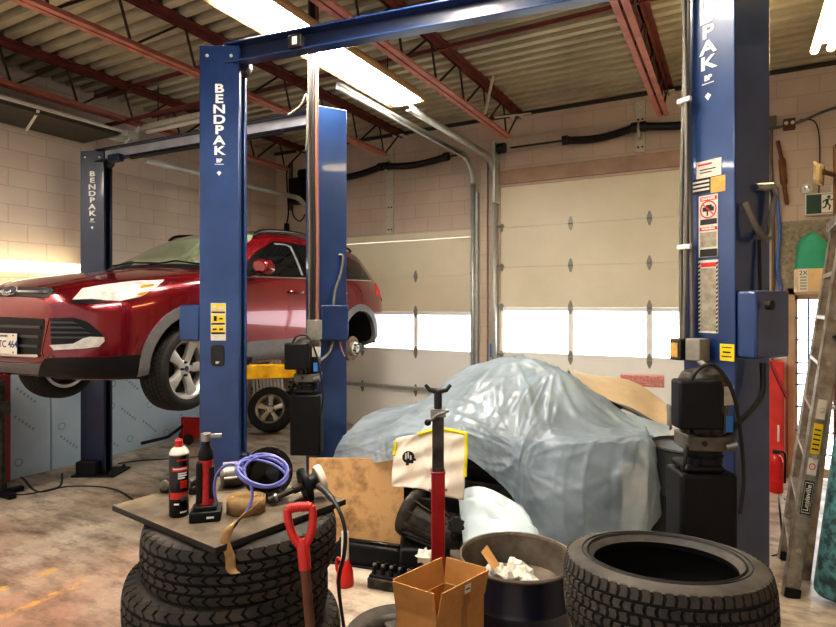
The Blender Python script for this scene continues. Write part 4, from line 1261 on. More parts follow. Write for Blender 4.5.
# lower cladding and arch trims
def strip_xz(name, s, pts, off, m, step=.05, skirt=.012):
    return obj(name, lay(pts, off, from_side(s), step, skirt=skirt), m, car, angle=40)
for s in (1, -1):
    strip_xz('sill_cladding', s, [(1.31, .315), (3.12, .33), (3.12, .54), (2.2, .50), (1.31, .50)], .012, M['clad'])
    for (ay, az) in AX:
        ol = []
        n = 26
        a0, a1 = R(-8), R(188)
        for i in range(n + 1):
            a = a0 + (a1 - a0) * i / n; ol.append((ay + .475 * math.cos(a), az + .475 * math.sin(a)))
        for i in range(n + 1):
            a = a1 - (a1 - a0) * i / n; ol.append((ay + .392 * math.cos(a), az + .392 * math.sin(a)))
        strip_xz('arch_trim', s, ol, .016, M['clad'], .04, .05)
        Mx = CT @ axis_m((s * .48, ay, az), (s, 0, 0))
        lr = []
        for i in range(25):
            a = R(-6) + R(192) * i / 24; cs_, sn_ = math.cos(a), math.sin(a)
            lr.append([CT @ Vector((s * x, ay + r * cs_, az + r * sn_)) for x, r in ((.46, .02), (.48, .42), (.52, .44), (.88, .44))])
        obj('arch_liner', MB().grid(lr), M['liner'], car)
both('bumper_cladding', [(104, 357), (148, 354), (148, 384), (112, 386), (60, 384), (38, 376), (42, 364), (46, 358)], .010, M['black'], step=2.5)
# side glass, door seams, handles
WIN = {'front_window': [(1.60, 1.15), (2.42, 1.165), (2.40, 1.50), (2.16, 1.49), (1.90, 1.36)],
       'rear_window': [(2.52, 1.17), (3.30, 1.185), (3.34, 1.44), (3.20, 1.475), (2.50, 1.505)],
       'quarter_window': [(3.40, 1.20), (3.86, 1.22), (3.80, 1.35), (3.62, 1.42), (3.42, 1.44)]}
for s in (1, -1):
    strip_xz('window_trim', s, [(1.44, 1.12), (3.92, 1.17), (3.90, 1.24), (3.80, 1.40), (3.60, 1.46), (3.25, 1.505), (2.55, 1.535), (2.18, 1.525), (1.88, 1.40)], .003, M['gblack'], .05)
    strip_xz('belt_moulding', s, [(1.44, 1.11), (3.93, 1.16), (3.93, 1.175), (1.44, 1.125)], .010, M['chrome'], .06)
    strip_xz('window_seal', s, [(2.40, 1.17), (2.44, 1.17), (2.42, 1.49), (2.34, 1.505), (2.16, 1.50), (2.16, 1.485), (2.34, 1.49), (2.385, 1.47)], .011, M['clad'], .03)
    for k, o_ in WIN.items(): strip_xz(k, s, o_, .008, M['glass_d'], .05)
    for pts in ([(1.47, .50), (1.476, .50), (1.476, 1.11), (1.47, 1.11)], [(2.46, .50), (2.466, .50), (2.466, 1.12), (2.46, 1.12)], [(3.30, .92), (3.306, .92), (3.306, 1.14), (3.30, 1.14)]):
        strip_xz('door_seam', s, pts, .0025, M['ink'], .05, .004)
    for y in (2.26, 3.12):
        hdl = obj('door_handle', MB(CT).tube(smooth_path([(s * .905, y - .10, .985), (s * .945, y - .07, .99), (s * .95, y, .992), (s * .945, y + .07, .99), (s * .905, y + .10, .985)], 4), .015, 8), M['red'], car)
        strip_xz('handle_recess', s, [(y - .05, .95), (y + .05, .95), (y + .07, .98), (y + .05, 1.01), (y - .05, 1.01), (y - .07, .98)], .003, M['red_dark'], .03, .003)
    # wing mirror
    mm = MB(CT)
    prof_ = [(0, .02), (.03, .07), (.09, .085), (.15, .07), (.19, .02), (.19, -.03), (.15, -.06), (.05, -.05)]
    mir = obj('wing_mirror', MB(CT @ Matrix.Translation((s * .93, 1.60, 1.20 if s > 0 else 1.13)) @ Matrix.Rotation(PI / 2, 4, 'X')).prism([(s * (x + .03), z) for x, z in prof_], -.06, .07), M['red'], car, bevel=.025, seg=3)
    obj('mirror_foot', MB(CT).box(min(s * .86, s * .98), max(s * .86, s * .98), 1.56, 1.64, 1.13, 1.165), M['black'], mir, bevel=.01)
    obj('roof_rail', MB(CT).tube(smooth_path([(s * .60, 1.98, 1.57), (s * .605, 2.12, 1.635), (s * .605, 2.6, 1.675), (s * .60, 3.3, 1.66), (s * .59, 3.75, 1.60), (s * .585, 3.85, 1.565)], 6), .016, 8), M['gblack'], car)
    tl = [(4.02, .98), (4.2, .96), (4.3, .90), (4.33, 1.02), (4.2, 1.13), (4.06, 1.14)]
    strip_xz('tail_lamp', s, tl, .010, M['redpl'], .04)
# windscreen
def from_above(x, y): return CT @ Vector((x, y, 4)), Vector((0, 0, -1))
wsp = [(.001, 1.26), (.62, 1.27), (.76, 1.33), (.63, 1.90), (.55, 2.06), (.001, 2.09)]
obj('windscreen', lay(wsp + [(-x, y) for x, y in reversed(wsp)], .006, from_above, .05), M['glass_d'] if False else mat('green_reflection_windscreen', (178, 192, 160), .05, .25, .3, 1.5, coat=1.0, rgb2=(84, 96, 74)), car, angle=40)  # green-white reflection painted into the glass colour
wsp = [(.001, 1.17), (.60, 1.18), (.78, 1.26), (.76, 1.33), (.62, 1.27), (.001, 1.26)]
obj('cowl', lay(wsp + [(-x, y) for x, y in reversed(wsp)], .006, from_above, .05), M['black'], car, angle=40)
for (x0, x1) in ((-.55, .05), (.0, .62)):
    obj('wiper', MB(CT).tube([(x0, 1.235, 1.235), ((x0 + x1) / 2, 1.26, 1.265), (x1, 1.28, 1.255 - .05 * abs(x1))], .009, 6), M['black'], car)
wsp = [(.001, 2.30), (.52, 2.30), (.50, 3.2), (.001, 3.2)]
obj('roof_panel_glass', lay(wsp + [(-x, y) for x, y in reversed(wsp)], .004, from_above, .08), M['gblack'], car)
# hood shut lines
both('bonnet_seam', [(38, 285.3), (66, 281), (104, 273), (150, 267.5), (198, 264), (198, 264.9), (150, 268.5), (104, 274), (66, 282), (38, 286.3)], .003, M['red_dark'], step=2, skirt=.004)
# wheels
for (s, ay, has) in ((1, AX[0][0], 1), (-1, AX[0][0], 1), (-1, AX[1][0], 1), (1, AX[1][0], 0)):
    if has:
        Mx = CT @ Matrix.Translation((s * .785, ay, .315)) @ Matrix.Rotation(s * PI / 2, 4, 'Y')
        if ay < 1: Mx = CT @ Matrix.Translation((s * .785, ay, .315)) @ Matrix.Rotation(R(8), 4, 'Z') @ Matrix.Rotation(s * PI / 2, 4, 'Y')
        wh = thing('wheel', None, None, mat4=Mx)
        wh.parent = car; wh.matrix_parent_inverse = wm(car).inverted()
        WM[wh.name] = Mx
        def loc(o_): pass
        ty = tyre_meshes(wh, Mx, .352, .252, .235, 5, 56, M['rubber'], M['rubber'], .007, 0, .84)
        rm = rim_meshes(wh, Mx, .252, .22, flat=True)
        obj('wheel_badge', MB().lathe([(0, .0665), (.022, .066), (.024, .06)], 18, Mx), M['platetxt'], wh)
    else:
        Mx = CT @ Matrix.Translation((s * .80, ay - .04, .30)) @ Matrix.Rotation(s * PI / 2, 4, 'Y')
        bd = obj('brake_disc', MB().lathe([(0, .03), (.155, .03), (.155, .0), (.145, .0), (.145, -.01), (.155, -.01), (.155, -.03), (0, -.03)], 40, Mx), M['rust'], car)
        obj('hub', MB().lathe([(0, .075), (.02, .075), (.035, .10), (.045, .10), (.05, .075), (.085, .07), (.09, .03)], 30, Mx), M['alloy'], bd)
        for k in range(5):
            a = 2 * PI * k / 5
            obj('wheel_stud', MB(Mx).cyl((.06 * math.cos(a), .06 * math.sin(a), .07), (.06 * math.cos(a), .06 * math.sin(a), .11), .007, n=6), M['steel_d'], bd)
        obj('caliper', MB(Mx).box(-.06, .06, .10, .19, -.06, .05), M['steel_d'], car, bevel=.01)
# underbody
mb = MB(CT)
und = obj('exhaust', MB(CT).tube(smooth_path([(.15, .6, .30), (.1, 1.5, .24), (.05, 2.6, .24), (-.2, 3.4, .27), (-.3, 4.2, .32)], 6), .03, 10), M['steel_d'], car)
for ay in (AX[0][0], AX[1][0]):
    obj('axle', MB(CT).tube([(-.72, ay, .31), (-.3, ay, .30), (.3, ay, .30), (.72, ay, .31)], .035, 10), M['steel_d'], car)
    for s in (1, -1): obj('suspension_strut', MB(CT).tube([(s * .62, ay, .32), (s * .55, ay, .75)], .045, 10), M['black'], car)
# ================================================================== FOREGROUND
def fl(px, py): return atz(px, py, 0)
Z90 = lambda a: Matrix.Rotation(a, 4, 'Z')
# ---------------- left stack of off-road tyres with a board on top
BZ = 1.14
TH = .186
tc_ = Vector((-1.635, 1.605, 0))
off = [(-.03, -.02), (.03, .02), (-.02, .0), (.02, 0), (-.035, -.03), (0, 0)]
t1 = thing('tyre', 'off-road tyre, topmost of the stack under the dirty board', 'tyre', group='off-road tyres stacked under the board', mat4=Matrix.Translation(tc_ + Vector((off[5][0], off[5][1], TH * 5.5))))
tyre_meshes(t1, WM[t1.name], .352, .215, TH * .95, 5, 46, M['rubber_s'], M['rubber_d'], .012, .30, .95)
labs = ['off-road tyre at the floor, lowest of the stack under the board', 'off-road tyre second from the floor in the stack under the board',
        'off-road tyre third from the floor in the stack under the board', 'off-road tyre fourth from the floor in the stack under the board', 'off-road tyre just below the topmost one, jutting left in the board stack']
for i in range(5):
    dup(t1, Matrix.Translation(tc_ + Vector((off[i][0], off[i][1], TH * (i + .5)))) @ Z90(i * .9 + .3) @ Matrix.Diagonal((1.04 if i == 4 else 1, 1.04 if i == 4 else 1, 1, 1)), labs[i])
A = atz(112, 505, BZ); B = atz(215, 548, BZ); C = atz(346, 499, BZ); D_ = A + C - B
mb = MB()
top = [A, B, C, D_]; low = [p - Vector((0, 0, .022)) for p in top]
mb.add(top + low, [(0, 1, 2, 3), (7, 6, 5, 4)], 0); mb.add(top + low, [(0, 4, 5, 1), (1, 5, 6, 2), (2, 6, 7, 3), (3, 7, 4, 0)], 1)
tag(obj('work_board', mb, [M['board'], M['board_e']], weld=.0005, bevel=.002), 'dirty grey-brown board used as a table on the tyre stack', 'board')
def on(px, py, z=BZ): return atz(px, py, z)
# spray can
p = on(179, 515); s = .0325
k = (p - Vector((0, 0, EYE))).dot(DV)
r_ = 9.4 * k / FPX; h = 76 * k / FPX
t = thing('spray_can', 'black and red aerosol can with a red cap on the board', 'spray can', p)
T = Matrix.Translation(p)
obj('can_body', MB(T).lathe([(0, 0), (r_ * .94, 0), (r_, .004), (r_, h * .80), (r_ * .97, h * .81)], 28), M['gblack'], t)
obj('can_shoulder', MB(T).lathe([(r_ * .98, h * .80), (r_ * 1.02, h * .82), (r_ * .80, h * .87), (r_ * .55, h * .90), (0, h * .90)], 28), M['sticker'], t)
obj('cap', MB(T).lathe([(0, h * .89), (r_ * .42, h * .89), (r_ * .40, h * .985), (r_ * .3, h), (0, h)], 20), M['orange'], t)
face = math.atan2(-p.y, -p.x)
def band(name, z0, z1, a0, a1, m, par, e=.0008, rr=None):
    rr = rr or r_
    rows = [[T @ Vector(((rr + e) * math.cos(face + a0 + (a1 - a0) * i / 10), (rr + e) * math.sin(face + a0 + (a1 - a0) * i / 10), z)) for i in range(11)] for z in (z0, z1)]
    return obj(name, MB().grid(rows), m, par)
band('label_band', h * .60, h * .66, -.75, 1.0, M['orange'], t)
band('label_panel', h * .38, h * .48, .1, .85, M['orange'], t)
band('label_band', h * .24, h * .33, -1.0, 1.0, M['orange'], t)
for (z, a0, a1) in ((.735, -.2, .8), (.565, -.1, .8), (.535, -.1, .8), (.505, -.1, .6), (.17, -.5, 0), (.06, .1, .8)):
    band('label_line', h * z, h * (z + .022), a0, a1, M['letter'] if z != .735 else M['orange'], t, .0012)
band('label_line', h * .625, h * .645, -.6, .8, M['letter'], t, .0014)
T2 = T @ Matrix.Rotation(face + .55, 4, 'Z') @ Matrix.Translation((r_ + .0012, 0, h * .26)) @ Matrix.Rotation(PI / 2, 4, 'Y')
obj('label_disc', MB(T2).lathe([(.004, .0), (.016, -.002)], 20), M['steel'], t)
# cordless ratchet standing on its battery
p = on(206, 517); k = (p - Vector((0, 0, EYE))).dot(DV); u = k / FPX
t = thing('cordless_ratchet', 'red and black cordless ratchet standing on its battery, beside the aerosol can', 'power tool', p)
T = frame(p, RV, (0, 0, 1)) @ Matrix(((1, 0, 0, 0), (0, 0, 1, 0), (0, -1, 0, 0), (0, 0, 0, 1)))
T = Matrix.Translation(p) @ Matrix.Rotation(YAW + .25, 4, 'Z')
obj('battery', MB(T).box(-14 * u, 15 * u, -16 * u, 13 * u, 0, 10 * u).box(-11 * u, 11 * u, -11 * u, 9 * u, 9.9 * u, 14 * u), M['black'], t, bevel=.004)
obj('battery_mark', MB(T).box(2 * u, 9 * u, -16.2 * u, -16 * u, 3.5 * u, 5.5 * u), M['letter'], t)
obj('grip', MB(T).lathe([(0, 13 * u), (7.5 * u, 13 * u), (8 * u, 18 * u), (7 * u, 28 * u), (6.5 * u, 40 * u), (7 * u, 52 * u), (6.8 * u, 60 * u), (5 * u, 66 * u), (0, 66 * u)], 20), M['redtool'], t)
obj('overmould', MB(T).lathe([(7.0 * u, 58 * u), (7.6 * u, 60 * u), (7.0 * u, 66 * u), (4.5 * u, 71 * u), (3.8 * u, 78 * u), (0, 78 * u)], 20), M['black'], t)
obj('overmould', MB(T).box(-8.6 * u, -3 * u, -8 * u, 4 * u, 16 * u, 56 * u).box(3.5 * u, 8.4 * u, -8 * u, 4 * u, 20 * u, 52 * u), M['black'], t, bevel=.004)
obj('ratchet_head', MB(T).cyl((0, 0, 76 * u), (0, 0, 84 * u), 5 * u, n=18).box(-1 * u, 15 * u, -2.4 * u, 2.4 * u, 79 * u, 83 * u), M['steel'], t, bevel=.002)
# cast parts behind
def blob(mb, c, r, sx=1, sy=1, sz=1, seed=0, n=14, amp=.18):
    rnd = random.Random(seed); ph = [rnd.uniform(0, 6) for _ in range(6)]
    rows = []
    for i in range(n // 2 + 1):
        th = PI * i / (n // 2); row = []
        for j in range(n):
            a = 2 * PI * j / n
            q = 1 + amp * (math.sin(3 * a + ph[0] + 2 * th) * .5 + math.sin(5 * th + ph[1]) * .4 + math.sin(4 * a - 3 * th + ph[2]) * .4)
            row.append(Vector(c) + Vector((math.sin(th) * math.cos(a) * sx, math.sin(th) * math.sin(a) * sy, math.cos(th) * sz)) * r * q)
        rows.append(row)
    mb.grid(rows, closed_u=True); return mb
p = on(170, 491); 
t = thing('brake_caliper', 'dark brake caliper lying behind the aerosol can', 'car part', p)
T = Matrix.Translation(p) @ Z90(.3)
obj('caliper_body', MB(T).box(-.03, .13, -.03, .03, 0, .035).box(-.03, .02, -.03, .03, .03, .065).box(.07, .12, -.03, .03, .03, .06), M['steel_d'], t, bevel=.008)
for x in (.0, .095): obj('piston', MB(T).cyl((x, -.04, .035), (x, -.03, .035), .02, n=16), M['metalcast'], t)
p = on(233, 486)
t = thing('alternator', 'pale cast alloy alternator lying between the ratchet and the coiled hose', 'car part', p)
T = Matrix.Translation(p + Vector((0, 0, .045))) @ Z90(.9) @ Matrix.Rotation(PI / 2, 4, 'Y')
obj('case', MB(T).lathe([(0, -.05), (.03, -.05), (.043, -.04), (.046, -.01), (.044, .0), (.046, .01), (.043, .04), (.025, .055), (0, .055)], 22), M['metalcast'], t)
obj('pulley', MB(T).lathe([(0, .058), (.022, .058), (.026, .065), (.02, .07), (.026, .076), (.022, .085), (0, .085)], 18), M['steel_d'], t)
for a in (0, 1.6, 3.2, 4.7): obj('lug', MB(T).cyl((.05 * math.cos(a), .05 * math.sin(a), -.04), (.05 * math.cos(a), .05 * math.sin(a), .03), .009, n=10), M['metalcast'], t)
# black gearbox housing with open mouth
p = on(266, 497); k = (p - Vector((0, 0, EYE))).dot(DV); u = k / FPX
t = thing('gear_housing', 'black round gear housing with an open mouth, hung with the coiled blue hose', 'car part', p)
zc = 24 * u
T = axis_m(p + Vector((0, 0, zc)), RV * .35 - DV * .85 + Vector((0, 0, .30)))
obj('housing', MB(T).lathe([(0, -.07), (14 * u, -.07), (20 * u, -.04), (23 * u, .0), (24 * u, .05), (24 * u, .062), (19 * u, .062), (17 * u, .03), (14 * u, -.02), (0, -.03)], 32), M['gblack'], t)
obj('pinion_nose', MB(T).lathe([(0, -.12), (9 * u, -.12), (11 * u, -.09), (12 * u, -.06)], 20), M['steel_d'], t)
for k in range(6):
    a = k * PI / 3; obj('flange_bolt', MB(T).cyl((21.5 * u * math.cos(a), 21.5 * u * math.sin(a), .06), (21.5 * u * math.cos(a), 21.5 * u * math.sin(a), .07), .006, n=6), M['steel_d'], t)
# axle shaft with flange
t = thing('axle_shaft', 'short greasy axle shaft with a round black flange on the board edge', 'car part', on(290, 495))
q0 = on(268, 506) + Vector((0, 0, .02)); q1 = P(305, 485, (on(305, 500) - Vector((0, 0, EYE))).dot(DV))
d = (q1 - q0).normalized()
obj('shaft', MB().tube([q0, q0 + d * .03, q0 + d * .03, q0 + d * .10, q0 + d * .10, q1], [.014, .014, .011, .011, .016, .016], 14), M['steel_d'], t)
obj('collar', MB().tube([q0 + d * .025, q0 + d * .035], .018, 14), M['steel'], t)
T = axis_m(q1, d)
obj('flange', MB(T).lathe([(0, -.012), (.062, -.012), (.066, -.006), (.066, .012), (.03, .016), (.03, .045), (0, .045)], 30), M['black'], t, bevel=.002)
obj('wheel_stub', MB(T).lathe([(.0, .05), (.05, .05), (.054, .055), (.054, .075), (0, .08)], 24), M['bag'], t)
# black lead running off the board
mb = MB(); e0 = q1 + d * .06 + RV * .02
mb.tube(smooth_path([P(318, 486, 2.18), P(326, 492, 2.14), P(338, 508, 2.08), P(345, 530, 2.05), P(344, 555, 2.05), P(339, 578, 2.10), P(340, 600, 2.16), P(346, 640, 2.24), P(356, 700, 2.36), P(368, 745, 2.45)], 6), [.012] * 10 + [.007] * 45, 8)
tag(obj('power_lead', mb, M['blackhose']), 'black lead hanging from the board past the tyre stack', 'cable')
# coiled hose
pts = []
c0 = P(264, 481, 2.02)
cx_, cz_ = RV, Vector((0, 0, 1))
path = [(236, 468), (228, 480), (222, 492)]
mb = MB()
def loop(cx0, cy0, rx, ry, tilt, n=30, D=2.0, ph=0, dd=.06):
    out = []
    for i in range(n + 1):
        a = ph + 2 * PI * i / n
        x = cx0 + rx * math.cos(a) * math.cos(tilt) - ry * math.sin(a) * math.sin(tilt); y = cy0 + rx * math.cos(a) * math.sin(tilt) + ry * math.sin(a) * math.cos(tilt)
        out.append(P(x, y, D - dd * math.sin(a)))
    return out
HR = .0048
allp = [P(216, 500, 2.02), P(214, 488, 2.02), P(217, 474, 2.02), P(226, 465, 2.02), P(236, 464, 2.0)]
allp += loop(262, 472, 26, 15, .16, 26, 1.99, PI, .05) + loop(264, 470, 23, 16, .05, 26, 2.0, PI, .05) + loop(262, 473, 25, 12, .26, 20, 1.98, PI, .05) + loop(266, 471, 22, 15, -.05, 20, 1.97, PI, .04)
allp += [P(240, 476, 1.98), P(250, 484, 1.96), P(252, 498, 1.94), P(246, 512, 1.92), P(236, 523, 1.90)]
mb.tube(smooth_path(allp, 3), HR, 8)
h_ = obj('air_hose', mb, M['hose'], angle=0); tag(h_, 'lavender-blue air hose coiled over the black gear housing', 'hose')
obj('hose_fitting', MB().tube([P(237, 522, 1.90), P(233, 526, 1.895), P(224, 531, 1.885)], [.007, .0085, .0085], 10), M['blackhose'], h_)
# rolled strap
t = thing('ratchet_strap', 'rolled tan webbing strap with its tail hanging over the board edge', 'strap', on(246, 513))
c = on(247, 512); u = (c - Vector((0, 0, EYE))).dot(DV) / FPX
T = axis_m(c + Vector((0, 0, .004)), (0, 0, 1), RV)
mb = MB()
spir = [((8 + 12 * i / 70) * u * 1.0 * (1.0), .35 * i) for i in range(71)]
rows = [[T @ Vector((r * math.cos(a) * 1.05, r * math.sin(a) * .8, z)) for r, a in spir] for z in (0, .018 / .018 * 15 * u)]
mb.grid(rows)
obj('roll', mb, M['strap'], t, solid=.003, angle=60)
c2 = [P(262, 504, 1.98), P(250, 512, 1.93), P(238, 519, 1.89), P(230, 527, 1.865), P(225, 540, 1.85), P(230, 556, 1.85), P(231, 569, 1.845), P(236, 574, 1.84)]
c2 = smooth_path(c2, 5)
rows = []
for i, q in enumerate(c2):
    s_ = i / (len(c2) - 1)
    wd = (RV * 8 * u + Vector((0, 0, -1)) * (1 - s_) * 3 * u + DV * .01) if s_ > .45 else (Vector((0, 0, 1)) * 10 * u * (1 - s_ * 2) + RV * 8 * u * s_ * 2)
    rows.append([q - wd * .5, q, q + wd * .5])
obj('tail', MB().grid(rows), M['strap'], t, solid=.003, angle=60)

# ---------------- shovel with red D-grip
g = P(300, 512, 1.74); b = P(322, 760, 1.66)
d = (b - g).normalized(); T = axis_m(g, d, RV)
u = 1.74 / FPX
t = thing('shovel', 'shovel with a red D-grip and wooden shaft leaning on the tyre stack', 'shovel', (b.x, b.y, 0))
gp = [(-13 * u, 0, -5 * u), (13 * u, 0, -5 * u)]
mb = MB(T); mb.tube([(-12.5 * u, 0, -4 * u), (0, 0, -5 * u), (12.5 * u, 0, -4 * u)], .0125, 12)
for s in (-1, 1):
    mb.tube(smooth_path([(s * 12 * u, 0, -4 * u), (s * 12.5 * u, 0, 6 * u), (s * 9 * u, 0, 22 * u), (s * 3 * u, 0, 32 * u)], 4), .0125, 10)
mb.tube([(0, 0, 26 * u), (0, 0, 34 * u), (0, 0, 55 * u)], [.013, .019, .018], 14)
for i in range(9):
    x = (-9 + i * 2.25) * u; mb.tube([(x - .5 * u, 0, -4.8 * u), (x + .5 * u, 0, -4.8 * u)], .0145, 10)
obj('grip', mb, M['orange'], t, angle=60)
L_ = (b - g).length * 1.0
zfl = g.z / -d.z
obj('shaft', MB(T).tube([(0, 0, 50 * u), (0, 0, zfl - .28)], .015, 12), M['wood'], t)
bl = []
for i in range(7):
    s_ = i / 6; wd = .10 if s_ < .7 else .10 * math.sqrt(max(0, 1 - ((s_ - .7) / .3) ** 2)) + .004
    bl.append([T @ Vector((wd * x, -.02 * (1 - x * x), zfl - .30 + .30 * s_)) for x in (-1, -.5, 0, .5, 1)])
obj('blade', MB().grid(bl), M['steel_d'], t, solid=.003)

# ---------------- right stack of all-terrain tyres
rc = Vector((-.215, 2.17, 0)); th2 = .25
t2 = thing('tyre', 'large worn all-terrain tyre, topmost in the stack at front right', 'tyre', group='all-terrain tyres stacked at front right', mat4=Matrix.Translation(rc + Vector((0, 0, th2 * 3.5 + .036))) @ Matrix.Rotation(R(-5.2), 4, RV))
for r_q in (.250, .268): obj('bead_ring', MB().lathe([(r_q, .118), (r_q + .004, .124), (r_q + .008, .118)], 56, WM[t2.name]), M['rubber'], t2)
tyre_meshes(t2, WM[t2.name], .340, .232, th2 * .94, 6, 62, M['rubber_s'], M['rubber_d'], .010, .12, .90)
for i, lab in enumerate(('all-terrain tyre at the floor in the front right stack', 'all-terrain tyre second from the floor in the front right stack', 'all-terrain tyre just below the topmost one in the front right stack')):
    dup(t2, Matrix.Translation(rc + Vector((.012 * (i - 1), .01 * (i % 2), th2 * (i + .5) + (.012 if i == 2 else 0)))) @ Matrix.Rotation(R(-2.6 if i == 2 else 0), 4, RV) @ Z90(i * .7 + .2), lab)

# ---------------- open drum with rubbish
dc = P(517, 555, 3.05); dc.z = 0
t = thing('open_drum', 'dark blue open-top drum holding crumpled paper and card', 'drum', dc)
T = Matrix.Translation(dc); zt = .590; rd = .306
obj('shell', MB(T).lathe([(0, 0), (rd * .95, 0), (rd * .97, .02), (rd * .97, .18), (rd * .995, .20), (rd * .97, .22), (rd * .97, .38), (rd * .995, .40), (rd * .97, .42), (rd * .97, zt - .02)], 48), M['drum'], t)
obj('lining', MB(T).lathe([(0, .05), (rd * .93, .05), (rd * .945, zt - .01)], 48), M['drum_in'], t)
obj('rim', MB(T).lathe([(rd * .94, zt - .015), (rd * .955, zt), (rd * .985, zt + .002), (rd * 1.0, zt - .008), (rd * .97, zt - .02)], 48, close=True), M['drum_in'], t)
rnd = random.Random(5)
def crumple(name, c, r, seed, m, label, cat, group, sz=.6):
    mb = MB(); rr = random.Random(seed); n = 10; rows = []
    for i in range(6):
        row = []
        for j in range(n):
            th = PI * i / 5; a = 2 * PI * j / n; q = r * rr.uniform(.62, 1.2)
            row.append(Vector(c) + Vector((math.sin(th) * math.cos(a) * q, math.sin(th) * math.sin(a) * q, math.cos(th) * q * sz)))
        rows.append(row)
    mb.grid(rows, closed_u=True)
    o = obj(name, mb, m, angle=5); tag(o, label, cat, group); return o
for i, (dx, dy, r, lb) in enumerate(((-.09, -.03, .06, 'crumpled white paper at the left of the heap in the blue drum'), (-.01, -.07, .055, 'crumpled white paper at the front of the heap in the blue drum'),
                                 (.05, .0, .06, 'crumpled white paper in the middle of the heap in the blue drum'), (.10, -.08, .05, 'crumpled white paper nearest the tyre stack in the blue drum'), (-.02, .05, .06, 'crumpled white paper at the back of the heap in the blue drum'))):
    crumple('crumpled_paper', dc + Vector((dx * 1.1, dy * 1.1 - .03, .50 + .015 * (i % 2))), r, 20 + i, M['paper'], lb, 'waste paper', 'crumpled papers in the blue drum', .8)
mb = MB(axis_m(P(491, 566, 2.5), (.2, -.8, .5), RV)); mb.prism([(-.045, -.05), (-.005, -.05), (.045, .04), (.0, .075)], 0, .003)
tag(obj('cardboard_scrap', MB().add([P(481, 552, 3.0), P(487, 545, 3.0), P(500, 565, 2.93), P(493, 570, 2.93), P(481, 552, 3.004), P(487, 545, 3.004), P(500, 565, 2.934), P(493, 570, 2.934)], [(0, 1, 2, 3), (7, 6, 5, 4), (0, 4, 5, 1), (1, 5, 6, 2), (2, 6, 7, 3), (3, 7, 4, 0)]), M['card']), 'torn brown cardboard scrap sticking up in the blue drum', 'cardboard')
tag(obj('rubbish_heap', blob(MB(), dc + Vector((0, 0, .40)), .255, 1, 1, .36, 9, 20, .06), M['drum_in']), 'dim rubbish filling the lower part of the blue drum', 'rubbish', kind='stuff')

# ---------------- wheel on the floor with an open carton on it
wc = DV * 3.0 + RV * -.095
Mx = Matrix.Translation(wc + Vector((0, 0, .115)))
t = thing('spare_wheel', 'dirty wheel lying flat on the floor behind the cardboard box', 'wheel', mat4=Mx)
tyre_meshes(t, Mx, .295, .19, .21, 5, 56, M['rubber_s'], M['rubber'], .007, .1, .84)
rim_meshes(t, Mx, .19, .20, 6, M['steel_d'])
zb_, zf, ztp = .004, .597, .712
F0 = P(437, 620, 2.4); F1 = P(396, 606, 2.51); F2 = P(484, 594, 2.615)
for q in (F0, F1, F2): q.z = zf
F3 = F1 + F2 - F0
t = thing('cardboard_box', 'open brown cardboard box with raised flaps standing before the red stand', 'box', (F0.x, F0.y, zb_))
def wall(mb, a, b, z0, z1, th=.005, lean=Vector((0, 0, 0))):
    inn = (F0 + F3) / 2 - (a + b) / 2; inn.z = 0; inn = inn.normalized() * th
    vs = []
    for q in (a, b):
        for z in (z0, z1):
            for o_ in (Vector(), inn):
                vs.append(Vector((q.x, q.y, z)) + o_ + (lean if z == z1 else Vector()))
    mb.add(vs, [(0, 4, 6, 2), (1, 3, 7, 5), (2, 6, 7, 3), (0, 1, 5, 4), (0, 2, 3, 1), (4, 5, 7, 6)])
mb = MB()
for a, b in ((F0, F1), (F0, F2), (F1, F3), (F2, F3)): wall(mb, a, b, zb_, zf)
mb.add([Vector((q.x, q.y, zb_ + .004)) for q in (F0, F2, F3, F1)], [(0, 1, 2, 3)])
obj('carton', mb, M['card'], t)
for nm, a, b, ln in (('flap', F0, F1, .018), ('flap', F0, F2, .022), ('flap', F1, F3, .012), ('flap', F2, F3, .012)):
    out_ = (a + b) / 2 - (F0 + F3) / 2; out_.z = 0; out_.normalize()
    mb = MB(); wall(mb, a + out_ * .004, b + out_ * .004, zf + .003, ztp, .005, out_ * ln)
    obj(nm, mb, M['card'], t)
dd = (F2 - F0).normalized(); nn_ = Vector((dd.y, -dd.x, 0))
if nn_.dot(DV) > 0: nn_ = -nn_
TT = frame(F0 + nn_ * .0015, dd, (0, 0, 1))
obj('tape_strip', MB(TT).quad((.15, zb_ - zf, 0), (.19, zb_ - zf, 0), (.19, -.003, 0), (.15, -.003, 0)), M['tape'], t)
obj('tape_strip', MB(TT).quad((.15, .006, .014), (.19, .006, .014), (.19, .05, .018), (.15, .05, .018)), M['tape'], t)
obj('shipping_label', MB(TT).quad((.15, .06, .019), (.19, .06, .019), (.19, .10, .022), (.15, .10, .022)), M['white'], t)
obj('label_print', MB(TT).quad((.156, .075, .0205), (.184, .075, .0205), (.184, .082, .0212), (.156, .082, .0212)), M['ink'], t)

